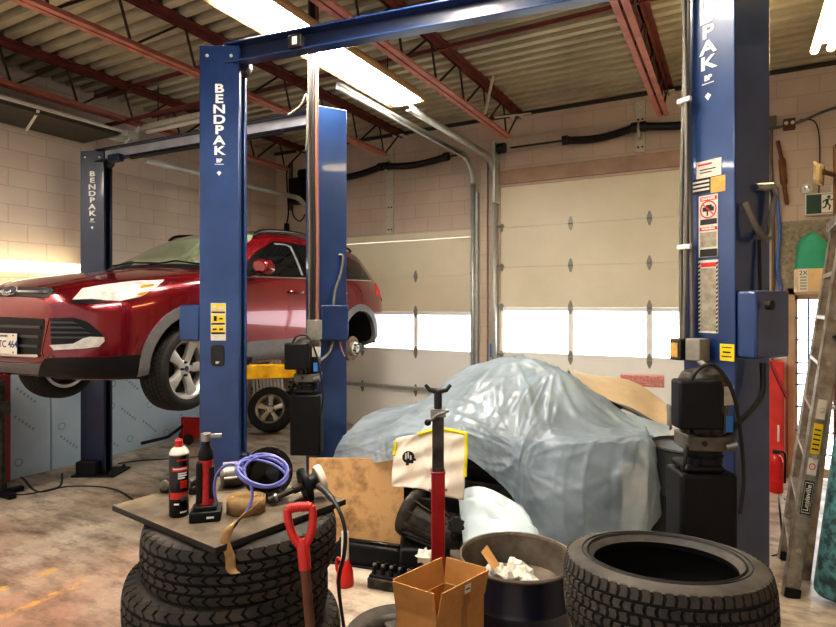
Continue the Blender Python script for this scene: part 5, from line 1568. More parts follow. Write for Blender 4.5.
# ---------------- tall under-hoist stand
sp_ = P(438, 400, 3.45); sp_.z = 0
t = thing('hoist_stand', 'tall red under-hoist stand with a grey screw tube and forked saddle', 'stand', sp_)
T = Matrix.Translation(sp_) @ Z90(YAW)
obj('foot', MB(T).lathe([(0, 0), (.14, 0), (.14, .012), (.06, .03), (.04, .05), (0, .05)], 28), M['redpole'], t)
obj('outer_tube', MB(T).box(-.04, .04, -.04, .04, .03, .915), M['redpole'], t, bevel=.006)
obj('tube_seam', MB(T).box(-.043, .043, -.043, .043, .905, .917), M['redpole'], t, bevel=.003)
obj('inner_tube', MB(T).box(-.034, .034, -.034, .034, .91, 1.275), M['steel_d'], t, bevel=.005)
obj('screw', MB(T).cyl((0, 0, 1.255), (0, 0, 1.39), .024, n=16), M['spring'], t)
obj('saddle', MB(T).tube([(-.075, 0, 1.425), (-.05, 0, 1.395), (0, 0, 1.385), (.05, 0, 1.395), (.075, 0, 1.425)], [.010, .014, .018, .014, .010], 10), M['spring'], t, angle=60)
obj('lock_handle', MB(T).tube([(-.055, -.04, 1.215), (.0, -.05, 1.26), (.06, -.04, 1.28)], .010, 8).box(-.045, .045, -.045, .045, 1.24, 1.285), M['steel'], t)
obj('handle_knob', blob(MB(T), (-.062, -.045, 1.21), .02, amp=.02), M['black'], t)
obj('height_pin', MB(T).cyl((-.055, 0, .80), (.055, 0, .80), .008, n=10), M['steel'], t)

# ---------------- plywood sheet leaning by the covered car
a = P(309, 540, 4.42); b = P(405, 550, 4.36); a.z = b.z = 0
lean = DV * .10
top_l = P(309, 458, 4.5).z; top_r = P(394, 459, 4.46).z
mb = MB(); w_ = (b - a); nrm = Vector((-w_.y, w_.x, 0)).normalized() * .018
vs = [a, b, P(403, 459, 4.47), P(309, 458, 4.52)]
mb.add(vs + [q + nrm for q in vs], [(0, 1, 2, 3), (7, 6, 5, 4), (0, 4, 5, 1), (1, 5, 6, 2), (2, 6, 7, 3), (3, 7, 4, 0)])
tag(obj('plywood_sheet', mb, M['ply']), 'oil-stained plywood sheet standing on edge before the covered car', 'plywood')
# black engine cover tray on the floor in front of it
t = thing('valve_cover', 'long black valve cover lying on the floor at the foot of the plywood', 'car part', fl(372, 562))
a = fl(334, 560); b = fl(404, 570)
d = (b - a).normalized(); T = frame(a, d, (0, 0, 1)); Lq = (b - a).length
obj('shell', MB(T).prism([(0, 0), (Lq, 0), (Lq, .10), (Lq * .96, .16), (.04, .16), (0, .10)], -.04, .05), M['black'], t, bevel=.02, seg=3)
obj('flange', MB(T).box(-.02, Lq + .02, 0, .02, -.06, .07), M['gblack'], t, bevel=.004)
obj('ridge', MB(T).box(.05, Lq * .95, .155, .18, -.01, .02), M['gblack'], t, bevel=.006)
# cylinder head with valve gear
a = fl(367, 588); b = fl(437, 601)
d = (b - a).normalized(); T = frame(a, d, (0, 0, 1)); Lq = (b - a).length
t = thing('cylinder_head', 'engine cylinder head with exposed valve springs lying on the floor', 'car part', a)
obj('casting', MB(T).prism([(0, 0), (Lq, 0), (Lq, .07), (0, .07)], -.16, 0), M['steel_d'], t, bevel=.006)
obj('deck', MB(T).box(.01, Lq - .01, .07, .085, -.15, -.01), M['black'], t)
for i in range(8):
    x = .03 + i * (Lq - .06) / 7
    obj('valve_spring', MB(T).tube([(x, .08, -.05), (x, .135, -.055)], .016, 10), M['black'], t)
    obj('valve_cap', MB(T).tube([(x, .133, -.055), (x, .147, -.056)], .012, 10), M['steel'], t)
    obj('valve_spring', MB(T).tube([(x, .08, -.11), (x, .13, -.115)], .016, 10), M['black'], t)
for i in range(6):
    x = .04 + i * (Lq - .08) / 5
    obj('port', MB(T).prism([(x - .018, .018), (x + .018, .018), (x + .018, .055), (x - .018, .055)], 0, .003), M['ink'], t, bevel=.003)
# gearbox with output shaft
gc = P(424, 540, 4.12); gc.z = 0
t = thing('gearbox', 'dark ribbed gearbox standing on the floor with a flanged output shaft', 'car part', gc)
T = Matrix.Translation(gc)
gd = (RV * .85 - DV * .55 + Vector((0, 0, -.30))).normalized(); gb = P(416, 515, 4.16)
T = axis_m(gb, gd)
obj('bell_housing', MB(T).lathe([(0, -.06), (.17, -.06), (.175, -.03), (.165, .0), (.14, .03), (.13, .16), (.10, .30), (.07, .36), (.05, .40), (0, .40)], 28), M['steel_d'], t)
for k in range(12):
    a = 2 * PI * k / 12
    obj('rib', MB(T @ Z90(a)).prism([(.12, .0), (.165, .0), (.142, .16), (.108, .30), (.09, .30)], -.006, .006, Matrix.Rotation(PI / 2, 4, 'X')), M['steel_d'], t)
obj('top_cover', MB(Matrix.Translation(gb + gd * .12 + Vector((0, 0, .10)))).box(-.05, .06, -.06, .05, 0, .09).cyl((-.02, -.01, .08), (-.02, -.01, .14), .025, n=14), M['black'], t, bevel=.01)
obj('oil_pan', MB(Matrix.Translation((gb.x + .03, gb.y - .02, 0)) @ Z90(YAW)).box(-.13, .22, -.13, .12, 0, .22), M['ink'], t, bevel=.02)
q0 = gb + gd * .36; q1 = P(456, 525, 3.72)
obj('output_shaft', MB().tube([q0, q1], .022, 12), M['steel_d'], t)
T2 = axis_m(q1, (q1 - q0).normalized() + DV * -.6)
lob = [((.062 if i % 2 else .046) * math.cos(2 * PI * i / 16), (.062 if i % 2 else .046) * math.sin(2 * PI * i / 16)) for i in range(16)]
obj('drive_flange', MB(T2).prism(lob, -.02, .03), M['ink'], t, bevel=.008)
obj('drive_boot', MB().lathe([(0, -.03), (.045, -.03), (.05, 0), (.03, .04), (0, .04)], 18, axis_m(q0 + (q1 - q0) * .35, (q1 - q0))), M['black'], t)
crumple('white_rag', P(425, 556, 3.62) + Vector((0, 0, 0)), .07, 77, M['paper'], 'crumpled white rag between the cylinder head and the red stand', 'rag', None)
# red and white plastic bottle
p = fl(345, 585)
t = thing('plastic_bottle', 'red plastic bottle with a tall white spout on the floor behind the tyre stack', 'bottle', p)
T = Matrix.Translation(p)
obj('bottle_body', MB(T).lathe([(0, 0), (.055, 0), (.06, .02), (.055, .09), (.04, .14), (.03, .17), (0, .17)], 20), M['orange'], t)
obj('spout', MB(T).lathe([(.02, .165), (.028, .18), (.026, .36), (.018, .37), (0, .37)], 16), M['paper'], t)
obj('bottle_handle', MB(T).tube(smooth_path([(-.03, 0, .16), (-.065, 0, .17), (-.07, 0, .10), (-.05, 0, .07)], 4), .010, 8), M['orange'], t)

# ================================================================== COVERED CAR
DS = .45
CG = [
 [(331, 462, 4.30), (337, 446, 4.32), (346, 432, 4.45), (358, 420, 4.8), (372, 411, 5.3), (392, 406, 5.9), (402, 412, 6.2)],
 [(372, 463, 4.02), (376, 441, 4.05), (388, 424, 4.25), (404, 412, 4.6), (420, 404, 5.1), (432, 398, 5.7), (438, 410, 6.1)],
 [(404, 458, 3.84), (408, 432, 3.92), (421, 412, 4.15), (438, 391, 4.45), (453, 374, 4.8), (468, 365, 5.25), (476, 378, 5.8)],
 [(466, 457, 3.72), (469, 434, 3.76), (476, 409, 3.95), (486, 380, 4.2), (498, 357, 4.5), (513, 356, 4.9), (524, 372, 5.5)],
 [(512, 496, 3.58), (511, 452, 3.62), (516, 427, 3.72), (525, 392, 3.95), (536, 360, 4.25), (556, 366, 4.7), (566, 388, 5.2)],
 [(522, 540, 3.42), (531, 482, 3.50), (541, 441, 3.56), (551, 421, 3.72), (562, 373, 4.05), (578, 378, 4.5), (588, 398, 5.0)],
 [(582, 548, 3.32), (586, 492, 3.36), (592, 442, 3.42), (600, 427, 3.60), (608, 402, 4.0), (614, 403, 4.4), (620, 418, 4.8)],
 [(640, 545, 3.32), (648, 492, 3.36), (649, 442, 3.46), (647, 431, 3.60), (645, 426, 3.9), (645, 430, 4.2), (645, 446, 4.5)],
 [(668, 505, 3.62), (668, 484, 3.70), (662, 458, 3.80), (656, 446, 3.90), (652, 440, 4.1), (650, 445, 4.3), (650, 470, 4.5)],
]
CGW = np.array([[list(P(x, y, d + DS)) for x, y, d in col_] for col_ in CG])      # 9 x 7 x 3
def surf(u, v):
    cols = np.array([cr(CGW[i], v) for i in range(len(CGW))])
    return cr(cols, u)
NU, NV = 190, 120
us = np.linspace(0, 8, NU); vs_ = np.linspace(0, 6, NV)
mid = [np.array([crl(CGW[i], v, .75) for i in range(9)]) for v in vs_]
G = np.array([[crl(m_, u, .5) for m_ in mid] for u in us])
gu = np.gradient(G, axis=0); gv = np.gradient(G, axis=1)
Nn = np.cross(gu, gv); Nn /= (np.linalg.norm(Nn, axis=2, keepdims=True) + 1e-9)
ctr = np.array(P(500, 470, 5.2))
sgn = np.sign(np.sum(Nn * (G - ctr), axis=2, keepdims=True)); Nn *= sgn
U, V = np.meshgrid(us, vs_, indexing='ij')
def ridge(x, p=3): return (1 - np.abs(np.sin(x))) ** p
dsp = np.zeros_like(U)
def rag(x, seed):
    rg = random.Random(seed); o_ = np.zeros_like(x)
    for k_, a_ in ((2.0, .5), (3.5, .6), (6.0, .45), (10.5, .28)):
        o_ += a_ * (ridge(x * k_ / 2 + rg.uniform(0, 6), 5) - .17)
    return o_
for n_, (u0, v0, a_, reach) in enumerate(((3.25, 4.1, .045, 2.2), (4.75, 4.2, .05, 2.4), (5.1, 4.0, .035, 1.6), (7.0, 2.6, .05, 2.0), (4.35, 1.2, .045, 1.7), (1.3, 2.8, .04, 1.7), (2.6, 1.2, .03, 1.4))):
    du, dv = U - u0, (V - v0) * .9
    r2 = np.sqrt(du ** 2 + dv ** 2); an = np.arctan2(dv, du) + .12 * np.sin(r2 * 1.6 + n_)
    dsp += a_ * rag(an, n_ + 3) * np.minimum(1, r2 * 1.2) * np.exp(-(r2 / reach) ** 2)
dsp += .022 * rag(U * 1.7 + .35 * np.sin(V * 1.3), 40) * np.clip(1.7 - V * .45, 0, 1)
dsp += .007 * rag(U * 1.2 + V * 2.3 + .5 * np.sin(U * 1.1), 41) + .006 * rag(V * 2.6 - U * 1.1, 42)
G = G + Nn * dsp[..., None]
mb = MB(); mb.grid([[Vector(G[i, j]) for j in range(NV)] for i in range(NU)])
hem = G[:, 0, :]
fc = CGW[4][1]
sheet = obj('plastic_sheet', mb, M['film'], angle=0)
tag(sheet, 'crumpled translucent plastic sheet draped over the stripped car', 'plastic sheet')
# a lower, clearer fold hanging behind the tan cover
rows = []
for i in range(9):
    x = 612 + 58 * i / 8
    rows.append([P(x + math.sin(i * 2.1 + j) * .8, 408 + 18 * i / 8 + j * (4 + i * .4), 4.75 - .03 * i - .05 * j) for j in range(7)])
tag(obj('plastic_fold', MB().grid(rows), M['film'], angle=0), 'loose fold of clear plastic hanging below the tan cover', 'plastic sheet')
# the stripped car under it: dark shell shrunk inside the sheet
cc_ = np.array(P(505, 520, 5.2)); cc_[2] = .35
S = cc_ + (CGW - cc_) * np.array([.90, .90, .90])
base_xy = Vector((float(cc_[0]), float(cc_[1]), 0))
cov = thing('stripped_car', 'partly dismantled dark car hidden under the plastic sheet', 'car', base_xy)
fr = [Vector(S[i, 1]) for i in range(9)]
mb = MB()
rows = []
for i in np.linspace(0, 8, 33):
    colp = np.array([cr(S[k], 0) for k in range(9)])
    row = []
    for v in np.linspace(1.6, 6, 16):
        pts_ = np.array([cr(S[k], v) for k in range(9)]); row.append(Vector(cr(pts_, i)))
    rows.append(row)
mb.grid(rows)
obj('body_shell', mb, mat('car_shell_grey', (84, 74, 64), .5, .2, .3, 4, rgb2=(44, 40, 37)), cov, solid=.01)
XF, YF = -1.55, 4.25
ex = Vector((1, .03, 0)).normalized()
Tc = Matrix.Translation(P(492, 480, 4.35) * 1.0)
q = P(488, 478, 4.5); T = frame((q.x, q.y, 0), ex, (0, 0, 1))
obj('radiator_support', MB(T).box(-.75, .75, .62, .70, -.04, .04).box(-.75, .75, .28, .36, -.04, .04).box(-.75, -.68, .3, .68, -.04, .04).box(.68, .75, .3, .68, -.04, .04), M['black'], cov, bevel=.006)
obj('engine_block', MB(T).box(-.45, .30, .30, .80, -.9, -.25).box(-.3, .2, .8, .92, -.8, -.35), M['ink'], cov, bevel=.03)
obj('front_crossmember', MB(T).box(-.8, .8, .40, .50, -.12, -.05), M['steel_d'], cov, bevel=.01)
obj('inner_wing', MB(T).box(.55, .60, .3, .85, -1.0, -.05), M['red_dark'], cov)
obj('inner_wing', MB(T).box(-.95, -.9, .3, .80, -1.0, -.05), M['red_dark'], cov)
obj('bay_panel', MB(T).box(-.95, .7, .22, .98, -1.1, -1.05), M['ink'], cov)
for i, (x, z) in enumerate(((-.08, .74), (-.02, .71), (.05, .735), (.10, .72), (.13, .745))):
    obj('clip', MB(T).box(x, x + .035, z, z + .018, .03, .05), M['chrome'], cov)
for sx in (-.85, .78):
    Mw = T @ Matrix.Translation((sx, .31, -.55)) @ Matrix.Rotation(PI / 2, 4, 'Y')
    obj('tyre', MB().lathe([(.19, -.09), (.29, -.10), (.31, -.08), (.31, .08), (.29, .10), (.19, .09), (.12, .05), (0, .05), (0, -.05), (.12, -.05)], 36, Mw, close=True), M['rubber'], cov)
obj('floorpan', MB(T).box(-.85, .65, .2, .3, -2.4, -.1), M['ink'], cov)
# pale panel leaning on the car front
mb = MB()
rows = []
for i in range(13):
    s_ = i / 12
    far = P(458 + 64 * s_, 492 - 6 * math.sin(PI * s_) + 14 * s_ ** 2, 4.12 - .25 * s_); near = P(470 + 110 * s_, 640, 3.42)
    near.z = 0.01
    rows.append([far.lerp(near, j / 14) + Vector((0, 0, .05 * math.sin(PI * j / 14) + (.014 * math.sin(j * 3.6 + i * .5) if j < 6 else 0))) for j in range(15)])
pn = obj('bonnet_panel', MB().grid(rows), mat('pale_blue_white_paint', (192, 210, 216), .35, 0, .06, 4, coat=.3), solid=.01)
tag(pn, 'pale bluish-white body panel leaning from the floor onto the car front', 'car panel')
# cream fabric cover with yellow trim
out = [[(396, 438), (416, 434), (440, 429), (466, 433)], [(394, 455), (416, 452), (442, 450), (466, 452)], [(392, 472), (418, 470), (442, 470), (465, 474)], [(392, 487), (419, 488), (442, 496), (464, 500)]]
cg = np.array([[list(P(x, y, 4.06 - .10 * (i / 3) - .14 * (j / 3))) for j, (x, y) in enumerate(r_)] for i, r_ in enumerate(out)])
rows = []
for v in np.linspace(0, 3, 34):
    c_ = np.array([cr(cg[:, j], v) for j in range(4)]); row = []
    for u in np.linspace(0, 3, 40):
        w_ = .012 * (1 - abs(math.sin(u * 3.1 + v * 1.4 + math.sin(v * 2)))) ** 2 + .008 * math.sin(v * 6 + u * 2.2)
        row.append(Vector(cr(c_, u)) - DV * w_)
    rows.append(row)
t = thing('fabric_cover', 'cream fabric cover with yellow edging hung on the covered car front', 'cover', (rows[-1][20].x, rows[-1][20].y, rows[-1][20].z))
obj('fabric', MB().grid(rows), M['bag'], t, solid=.004, angle=0)
obj('trim_tape', MB().tube([r_[-1] - DV * .012 for r_ in rows[:24]], .012, 6), M['bagtrim'], t)
obj('trim_tape', MB().tube([q - DV * .012 for q in rows[0][14:]], .012, 6), M['bagtrim'], t)
obj('trim_tape', MB().tube([r_[0] - DV * .012 for r_ in rows[2:12]], .012, 6), M['bagtrim'], t)
mb = MB(); c_ = P(408.5, 456.5, 3.93); u = 3.93 / FPX; T = frame(c_ - DV * .02, RV, (0, 0, 1))
mb.disc(6.2 * u, 0, 20, T, 0)
for (x, y, w__, h_) in ((-3.4, -2, 1.6, 6), (-1.0, -1, 1.5, 6), (1.4, -2.4, 1.6, 4.4)): mb.box(x * u, (x + w__) * u, y * u, (y + h_) * u, .001, .002, 1, T)
for (x, y) in ((2, -6), (-2.6, -8), (4.5, -3.4)): mb.box(x * u, (x + 3) * u, y * u, (y + 2.2) * u, .001, .002, 0, T)
obj('printed_logo', mb, [M['ink'], M['bag']], t)
mb = MB(T); mb.prism([(21.5 * u, -28 * u), (24.5 * u, -28 * u), (25.5 * u, -24 * u), (24 * u, -20 * u), (22 * u, -23 * u)], 0.0, .003)
obj('printed_logo', mb, M['ink'], t)
# tan vinyl cover panel over the far side
tl = [[(572, 381, 4.55), (598, 396, 4.5), (622, 406, 4.45), (646, 419, 4.40), (669, 427, 4.35)], [(571, 374, 4.8), (601, 384, 4.75), (630, 393, 4.68), (653, 406, 4.58), (669.5, 418, 4.48)],
      [(568, 371, 5.1), (600, 375, 5.05), (632, 383, 4.95), (656, 395, 4.82), (668, 408, 4.68)], [(568, 374, 5.3), (600, 379, 5.25), (630, 390, 5.1), (650, 404, 5.0), (664, 418, 4.8)]]
cg = np.array([[list(P(x, y, d + .35)) for x, y, d in r_] for r_ in tl])
rows = []
for v in np.linspace(0, 3, 22):
    c_ = np.array([cr(cg[:, j], v) for j in range(5)]); rows.append([Vector(cr(c_, u)) + Vector((0, 0, .012 * math.sin(u * 3 + v))) for u in np.linspace(0, 4, 34)])
t = thing('vinyl_cover', 'tan vinyl roof cover with dark edging lying behind the plastic sheet', 'cover', (rows[0][17].x, rows[0][17].y, rows[0][17].z))
obj('vinyl', MB().grid(rows), M['cloth'], t, solid=.012, angle=60)
obj('edging', MB().tube([r_[-1] for r_ in rows], .024, 8), M['clad'], t, angle=60)
obj('edging', MB().tube(rows[0][10:], .018, 8), M['clad'], t, angle=60)
obj('window_flap', MB().add([P(589, 391, 4.82), P(623, 407, 4.76), P(617, 413, 4.76), P(600, 405, 4.78)], [(0, 1, 2, 3)]), M['gblack'], t, solid=.006)
# pink patterned carton on top
p = P(642, 386, 5.42); T = Matrix.Translation(p) @ Z90(R(8))
tag(obj('patterned_carton', MB(T).box(-.19, .19, -.06, .06, 0, .105), M['gold'], bevel=.004), 'small pink patterned carton behind the tan vinyl cover', 'box')
# grey-black barrel
bc = P(689, 500, 4.1); bc.z = 0
t = thing('steel_barrel', 'grey-black steel barrel between the covered car and the right column', 'drum', bc)
T = Matrix.Translation(bc); r_ = .27
obj('shell', MB(T).lathe([(0, 0), (r_, 0), (r_, .28), (r_ + .012, .30), (r_, .32), (r_, .58), (r_ + .012, .60), (r_, .62), (r_, .90), (r_ + .008, .91), (r_ - .01, .92), (r_ - .02, .90), (0, .90)], 40), M['barrel'], t)
obj('lid_bung', MB(T).cyl((.15, .0, .90), (.15, 0, .915), .03, n=16), M['steel_d'], t)

# ================================================================== RIGHT SIDE
# step ladder, folded and leaning right
a0 = P(791, 597, 3.77); f0 = P(786, 560, 4.32); a0.z = f0.z = 0
top_ = P(852, 213, 3.9); d = (top_ - a0).normalized(); wv = f0 - a0
rear0 = P(806, 583, 4.0); rear0.z = 0
t = thing('step_ladder', 'folded aluminium step ladder leaning to the right beside the glazed door', 'ladder', a0)
Ln = 2.55
def rail(name, o_, w0=.1, w1=.03, L2=Ln, top=None):
    e = (top - o_).normalized() if top else d
    s = RV - e * RV.dot(e); s.normalize(); n_ = e.cross(s)
    T = Matrix.Identity(4)
    for i in range(3): T[i][0] = s[i]; T[i][1] = n_[i]; T[i][2] = e[i]; T[i][3] = o_[i]
    mb = MB(T); hw = w0 / 2
    mb.box(-hw, hw, -.003, .003, 0, L2); mb.box(-hw, -hw + .004, -.003, w1, 0, L2); mb.box(hw - .004, hw, -.003, w1, 0, L2)
    o2 = obj(name, mb, M['alum'], t); return o2, T
r1, T1 = rail('side_rail', a0)
rail('side_rail', f0 + Vector((0, 0, 0)))
rtop = top_ + RV * .02
r3, T3 = rail('rear_rail', rear0, .06, .03, 2.3, rear0 + (top_ + RV * .07 + DV * .1 - rear0))
rail('rear_rail', rear0 + wv * .9, .06, .03, 2.3, rear0 + wv * .9 + (top_ + RV * .07 + DV * .1 - rear0))
for k in range(7):
    z = .30 + k * .31
    q = a0 + d * z; obj('step', MB().bar(q + DV * 0 + RV * -.02, q + wv + RV * -.02, .075, .03, up=Vector((0, 0, 1))), M['alum'], t, bevel=.003)
for k in range(3):
    z = .5 + k * .7; q = rear0 + d * z; obj('rear_brace', MB().bar(q, q + wv * .9, .03, .02), M['alum'], t)
q = a0 + d * Ln; obj('top_cap', MB().bar(q - wv * .05, q + wv * 1.05, .16, .07), M['alum'], t, bevel=.01)
for o_ in (a0, f0): obj('rubber_foot', MB().bar(o_ + d * 0, o_ + d * .06, .095, .04, up=DV), M['black'], t)
q = a0 + d * 1.72 - DV * .02; obj('spreader_arm', MB().bar(q + RV * .02, q + RV * .10 + Vector((0, 0, -.34)), .025, .012), M['steel_d'], t)
obj('spreader_arm', MB().bar(q + RV * .0, q + RV * .13 + Vector((0, 0, .05)), .025, .012), M['steel_d'], t)
def rl(z0, z1, m, name, w_=.062, off=-.0045):
    return obj(name, MB(T1).box(-w_ / 2, w_ / 2, off - .001, off, z0, z1), m, t)
rl(.94, 1.14, M['ylabel'], 'caution_label'); rl(.80, .91, M['label_w'], 'warning_label'); rl(1.17, 1.30, M['label_w'], 'notice_label')
rl(.54, .76, M['ink'], 'maker_label', .068); rl(.55, .75, M['label_w'], 'label_border', .056, -.0050); rl(.556, .744, M['ink'], 'label_field', .05, -.0054)
text('Louisville', .046, T1 @ axis_m((0, -.0066, .65), (0, -1, 0), (0, 0, 1)), M['letter'], r1, 'lettering', bold=.0012)
for k in range(5): rl(.965 + .032 * k, .975 + .032 * k, M['ink'], 'caution_print', .045, -.0052)
obj('warning_symbol', MB(T1 @ axis_m((0, -.0056, .855), (0, -1, 0))).lathe([(.016, 0), (.022, 0)], 20), M['redink'], t)
# teal gas cylinder
b = P(833, 603, 3.7); b.z = 0; d = (P(856, 440, 3.7) - P(833, 603, 3.7)).normalized()
T = axis_m(b + Vector((0, 0, .035)), d)
t = thing('gas_cylinder', 'scuffed teal gas cylinder leaning right beside the step ladder', 'gas cylinder', b)
obj('cylinder_body', MB(T).lathe([(0, 0), (.085, 0), (.105, .02), (.11, .05), (.11, .95), (.10, 1.02), (.07, 1.09), (.035, 1.13), (.03, 1.16), (0, 1.16)], 32), M['teal'], t)
obj('valve', MB(T).cyl((0, 0, 1.15), (0, 0, 1.24), .02, n=12).cyl((-.04, 0, 1.2), (.05, 0, 1.2), .014, n=10), M['steel'], t)
# timber rack post with long carton
p = P(838, 440, 4.9); 
t = thing('timber_rack', 'brown timber rack post with a shelf at the right edge', 'rack', (p.x, p.y, 0))
obj('post', MB().box(p.x - .03, p.x + .05, p.y - .04, p.y + .04, 0, 3.25), M['timber'], t, bevel=.004)
obj('post', MB().box(p.x + .95, p.x + 1.03, p.y - .04, p.y + .04, 0, 3.25), M['timber'], t, bevel=.004)
obj('shelf', MB().box(p.x - .04, p.x + 1.05, p.y - .22, p.y + .2, 1.985, 2.005), M['timber'], t)
q = P(797, 290, 4.75)
t = thing('long_carton', 'long pale cardboard carton with a printed end lying on the timber rack shelf', 'box', (q.x, q.y, 2.006))
T = Matrix.Translation((q.x, q.y, 2.006)) @ Z90(R(3))
obj('carton', MB(T).box(0, 1.3, 0, .17, 0, .19), mat('pale_cardboard', (212, 182, 138), .8, 0, .1, 10), t, bevel=.003)
obj('end_label', MB(T).box(.01, .075, -.002, 0, .005, .185), M['label_w'], t)
for k in range(5): obj('label_print', MB(T).box(.02, .065, -.0035, -.002, .02 + k * .024, .03 + k * .024), M['greylabel'], t)
text('2X', .05, T @ axis_m((.043, -.004, .155), (0, -1, 0), (1, 0, 0)), M['ink'], t, 'lettering')
# green translucent sheet and grey board on the wall
a = aty(781, 288, WY - .02); b = aty(846, 221, WY - .02)
o = obj('wall_board', MB().box(a.x, b.x, WY - .03, WY - .001, a.z, b.z).box(a.x - .02, b.x, WY - .04, WY - .001, b.z, b.z + .03).box(a.x - .02, a.x, WY - .04, WY - .001, a.z, b.z), M['greylabel'])
tag(o, 'grey framed board on the wall above the glazed door', 'board')
rows = []
for i in range(12):
    s_ = i / 11
    tp = (797 + 40 * s_, 244 - 12 * math.sin(PI * min(1, s_ * 1.3)) + 0 * s_); bt = (793 + 46 * s_, 286)
    rows.append([aty(tp[0] + (bt[0] - tp[0]) * j / 8, tp[1] + (bt[1] - tp[1]) * j / 8, WY - .032 - .12 * math.sin(PI * s_) * (1 - j / 9)) for j in range(9)])
tag(obj('green_sheet', MB().grid(rows), M['green'], solid=.002), 'curled green translucent plastic sheet above the glazed door', 'plastic sheet')
rows = [[P(814 + 10 * i / 4 - j * .3, 161 + 5 * i / 4 + j * 4, 4.84 - .03 * math.sin(i)) for j in range(6)] for i in range(5)]
t = thing('work_glove', 'tan leather glove hung from the timber rack post', 'glove', P(820, 170, 4.84))
obj('glove', MB().grid(rows), M['cloth'], t, solid=.02)
obj('peg', MB().cyl(P(823, 172, 4.82), P(838, 176, 4.88), .02, n=12), M['wood'], t)
# red cabinet and extinguisher by the door jamb
t = thing('red_cabinet', 'bright red steel cabinet against the back wall left of the glazed door', 'cabinet', (.28, 7.42, 0))
obj('cabinet_body', MB().box(.02, .46, 7.28, 7.56, 0, 1.29), M['redbox'], t, bevel=.008)
obj('cabinet_door', MB().box(.04, .44, 7.262, 7.28, .06, 1.25), M['redbox'], t, bevel=.006)
obj('door_handle', MB().tube([(.40, 7.25, .45), (.40, 7.235, .47), (.40, 7.235, .6), (.40, 7.25, .62)], .01, 8), M['white'], t)
p = fl(776, 492); 
t = thing('fire_extinguisher', 'red fire extinguisher on the floor before the red cabinet', 'fire extinguisher', p)
T = Matrix.Translation(p)
obj('cylinder', MB(T).lathe([(0, 0), (.06, 0), (.065, .02), (.065, .30), (.05, .36), (.02, .39), (0, .39)], 22), M['redpl'], t)
obj('valve', MB(T).box(-.03, .04, -.012, .012, .39, .43), M['steel_d'], t, bevel=.003)
obj('hose', MB(T).tube(smooth_path([(.03, 0, .41), (.075, 0, .40), (.08, 0, .25), (.075, 0, .1)], 5), .010, 8), M['black'], t)
mb = MB(); mb.tube(smooth_path([fl(785, 500), fl(781, 495), P(779, 500, 4.9), fl(782, 535), fl(780, 552), fl(772, 556)], 6), .008, 8)
tag(obj('floor_cable', mb, M['blackhose']), 'thin black cable on the floor between the right column and ladder', 'cable')

# ================================================================== LEFT SIDE
t = thing('tool_cabinet', 'dull red steel cabinet at the left edge behind the lift', 'cabinet', (-6.65, 3.1, 0))
q = P(10, 470, 5.9); q.z = 0
obj('cabinet_body', MB().box(q.x - .34, q.x + .02, q.y - .60, q.y, .10, 1.20), M['maroonbox'], t, bevel=.01)
obj('plinth', MB().box(q.x - .32, q.x, q.y - .57, q.y - .03, 0, .10), M['black'], t)
for z in (.35, .62, .9): obj('drawer', MB().box(q.x - .32, q.x - .02, q.y - .612, q.y - .60, z, z + .22), M['maroonbox'], t, bevel=.004)
q = P(12, 468, 5.85); q.z = 0
t = thing('floor_stand', 'dark steel stand with a clamp handle in front of the red cabinet', 'stand', q)
obj('upright', MB().cyl((q.x, q.y - .1, 0.02), (q.x, q.y - .1, 1.15), .035, n=14), M['steel_d'], t)
obj('foot', MB().bar((q.x - .2, q.y - .1, .03), (q.x + .22, q.y - .1, .03), .07, .05).bar((q.x, q.y - .3, .03), (q.x, q.y + .1, .03), .07, .05), M['black'], t, bevel=.006)
obj('clamp', MB().box(q.x - .07, q.x + .07, q.y - .18, q.y - .04, .82, .94), M['steel_d'], t, bevel=.012)
obj('handle', MB().tube([(q.x + .04, q.y - .15, 1.14), (q.x + .03, q.y - .17, .9), (q.x + .16, q.y - .2, .66)], .02, 8), M['ink'], t)
# floor jack with long handle
q = fl(190, 442)
t = thing('floor_jack', 'red trolley jack with a long dark handle lying behind the near blue column', 'jack', q)
e = Vector((.5, .85, 0)).normalized(); T = frame(q, e, (0, 0, 1))
obj('side_frame', MB(T).prism([(-.1, .06), (.5, .06), (.55, .12), (.2, .30), (-.1, .34)], -.12, -.09).prism([(-.1, .06), (.5, .06), (.55, .12), (.2, .30), (-.1, .34)], .09, .12), M['redpl'], t)
obj('lift_arm', MB(T).box(.0, .5, .12, .22, -.07, .07), M['redpl'], t, bevel=.01)
for x in (-.05, .48):
    for z in (-.15, .15): obj('wheel', MB(T).cyl((x, .07, z - .025), (x, .07, z + .025), .07, n=18), M['steel_d'], t)
obj('handle', MB().tube([q + Vector((0, 0, .30)), P(168, 437, 7.75), P(141, 443.5, 7.55)], .022, 8), M['ink'], t)
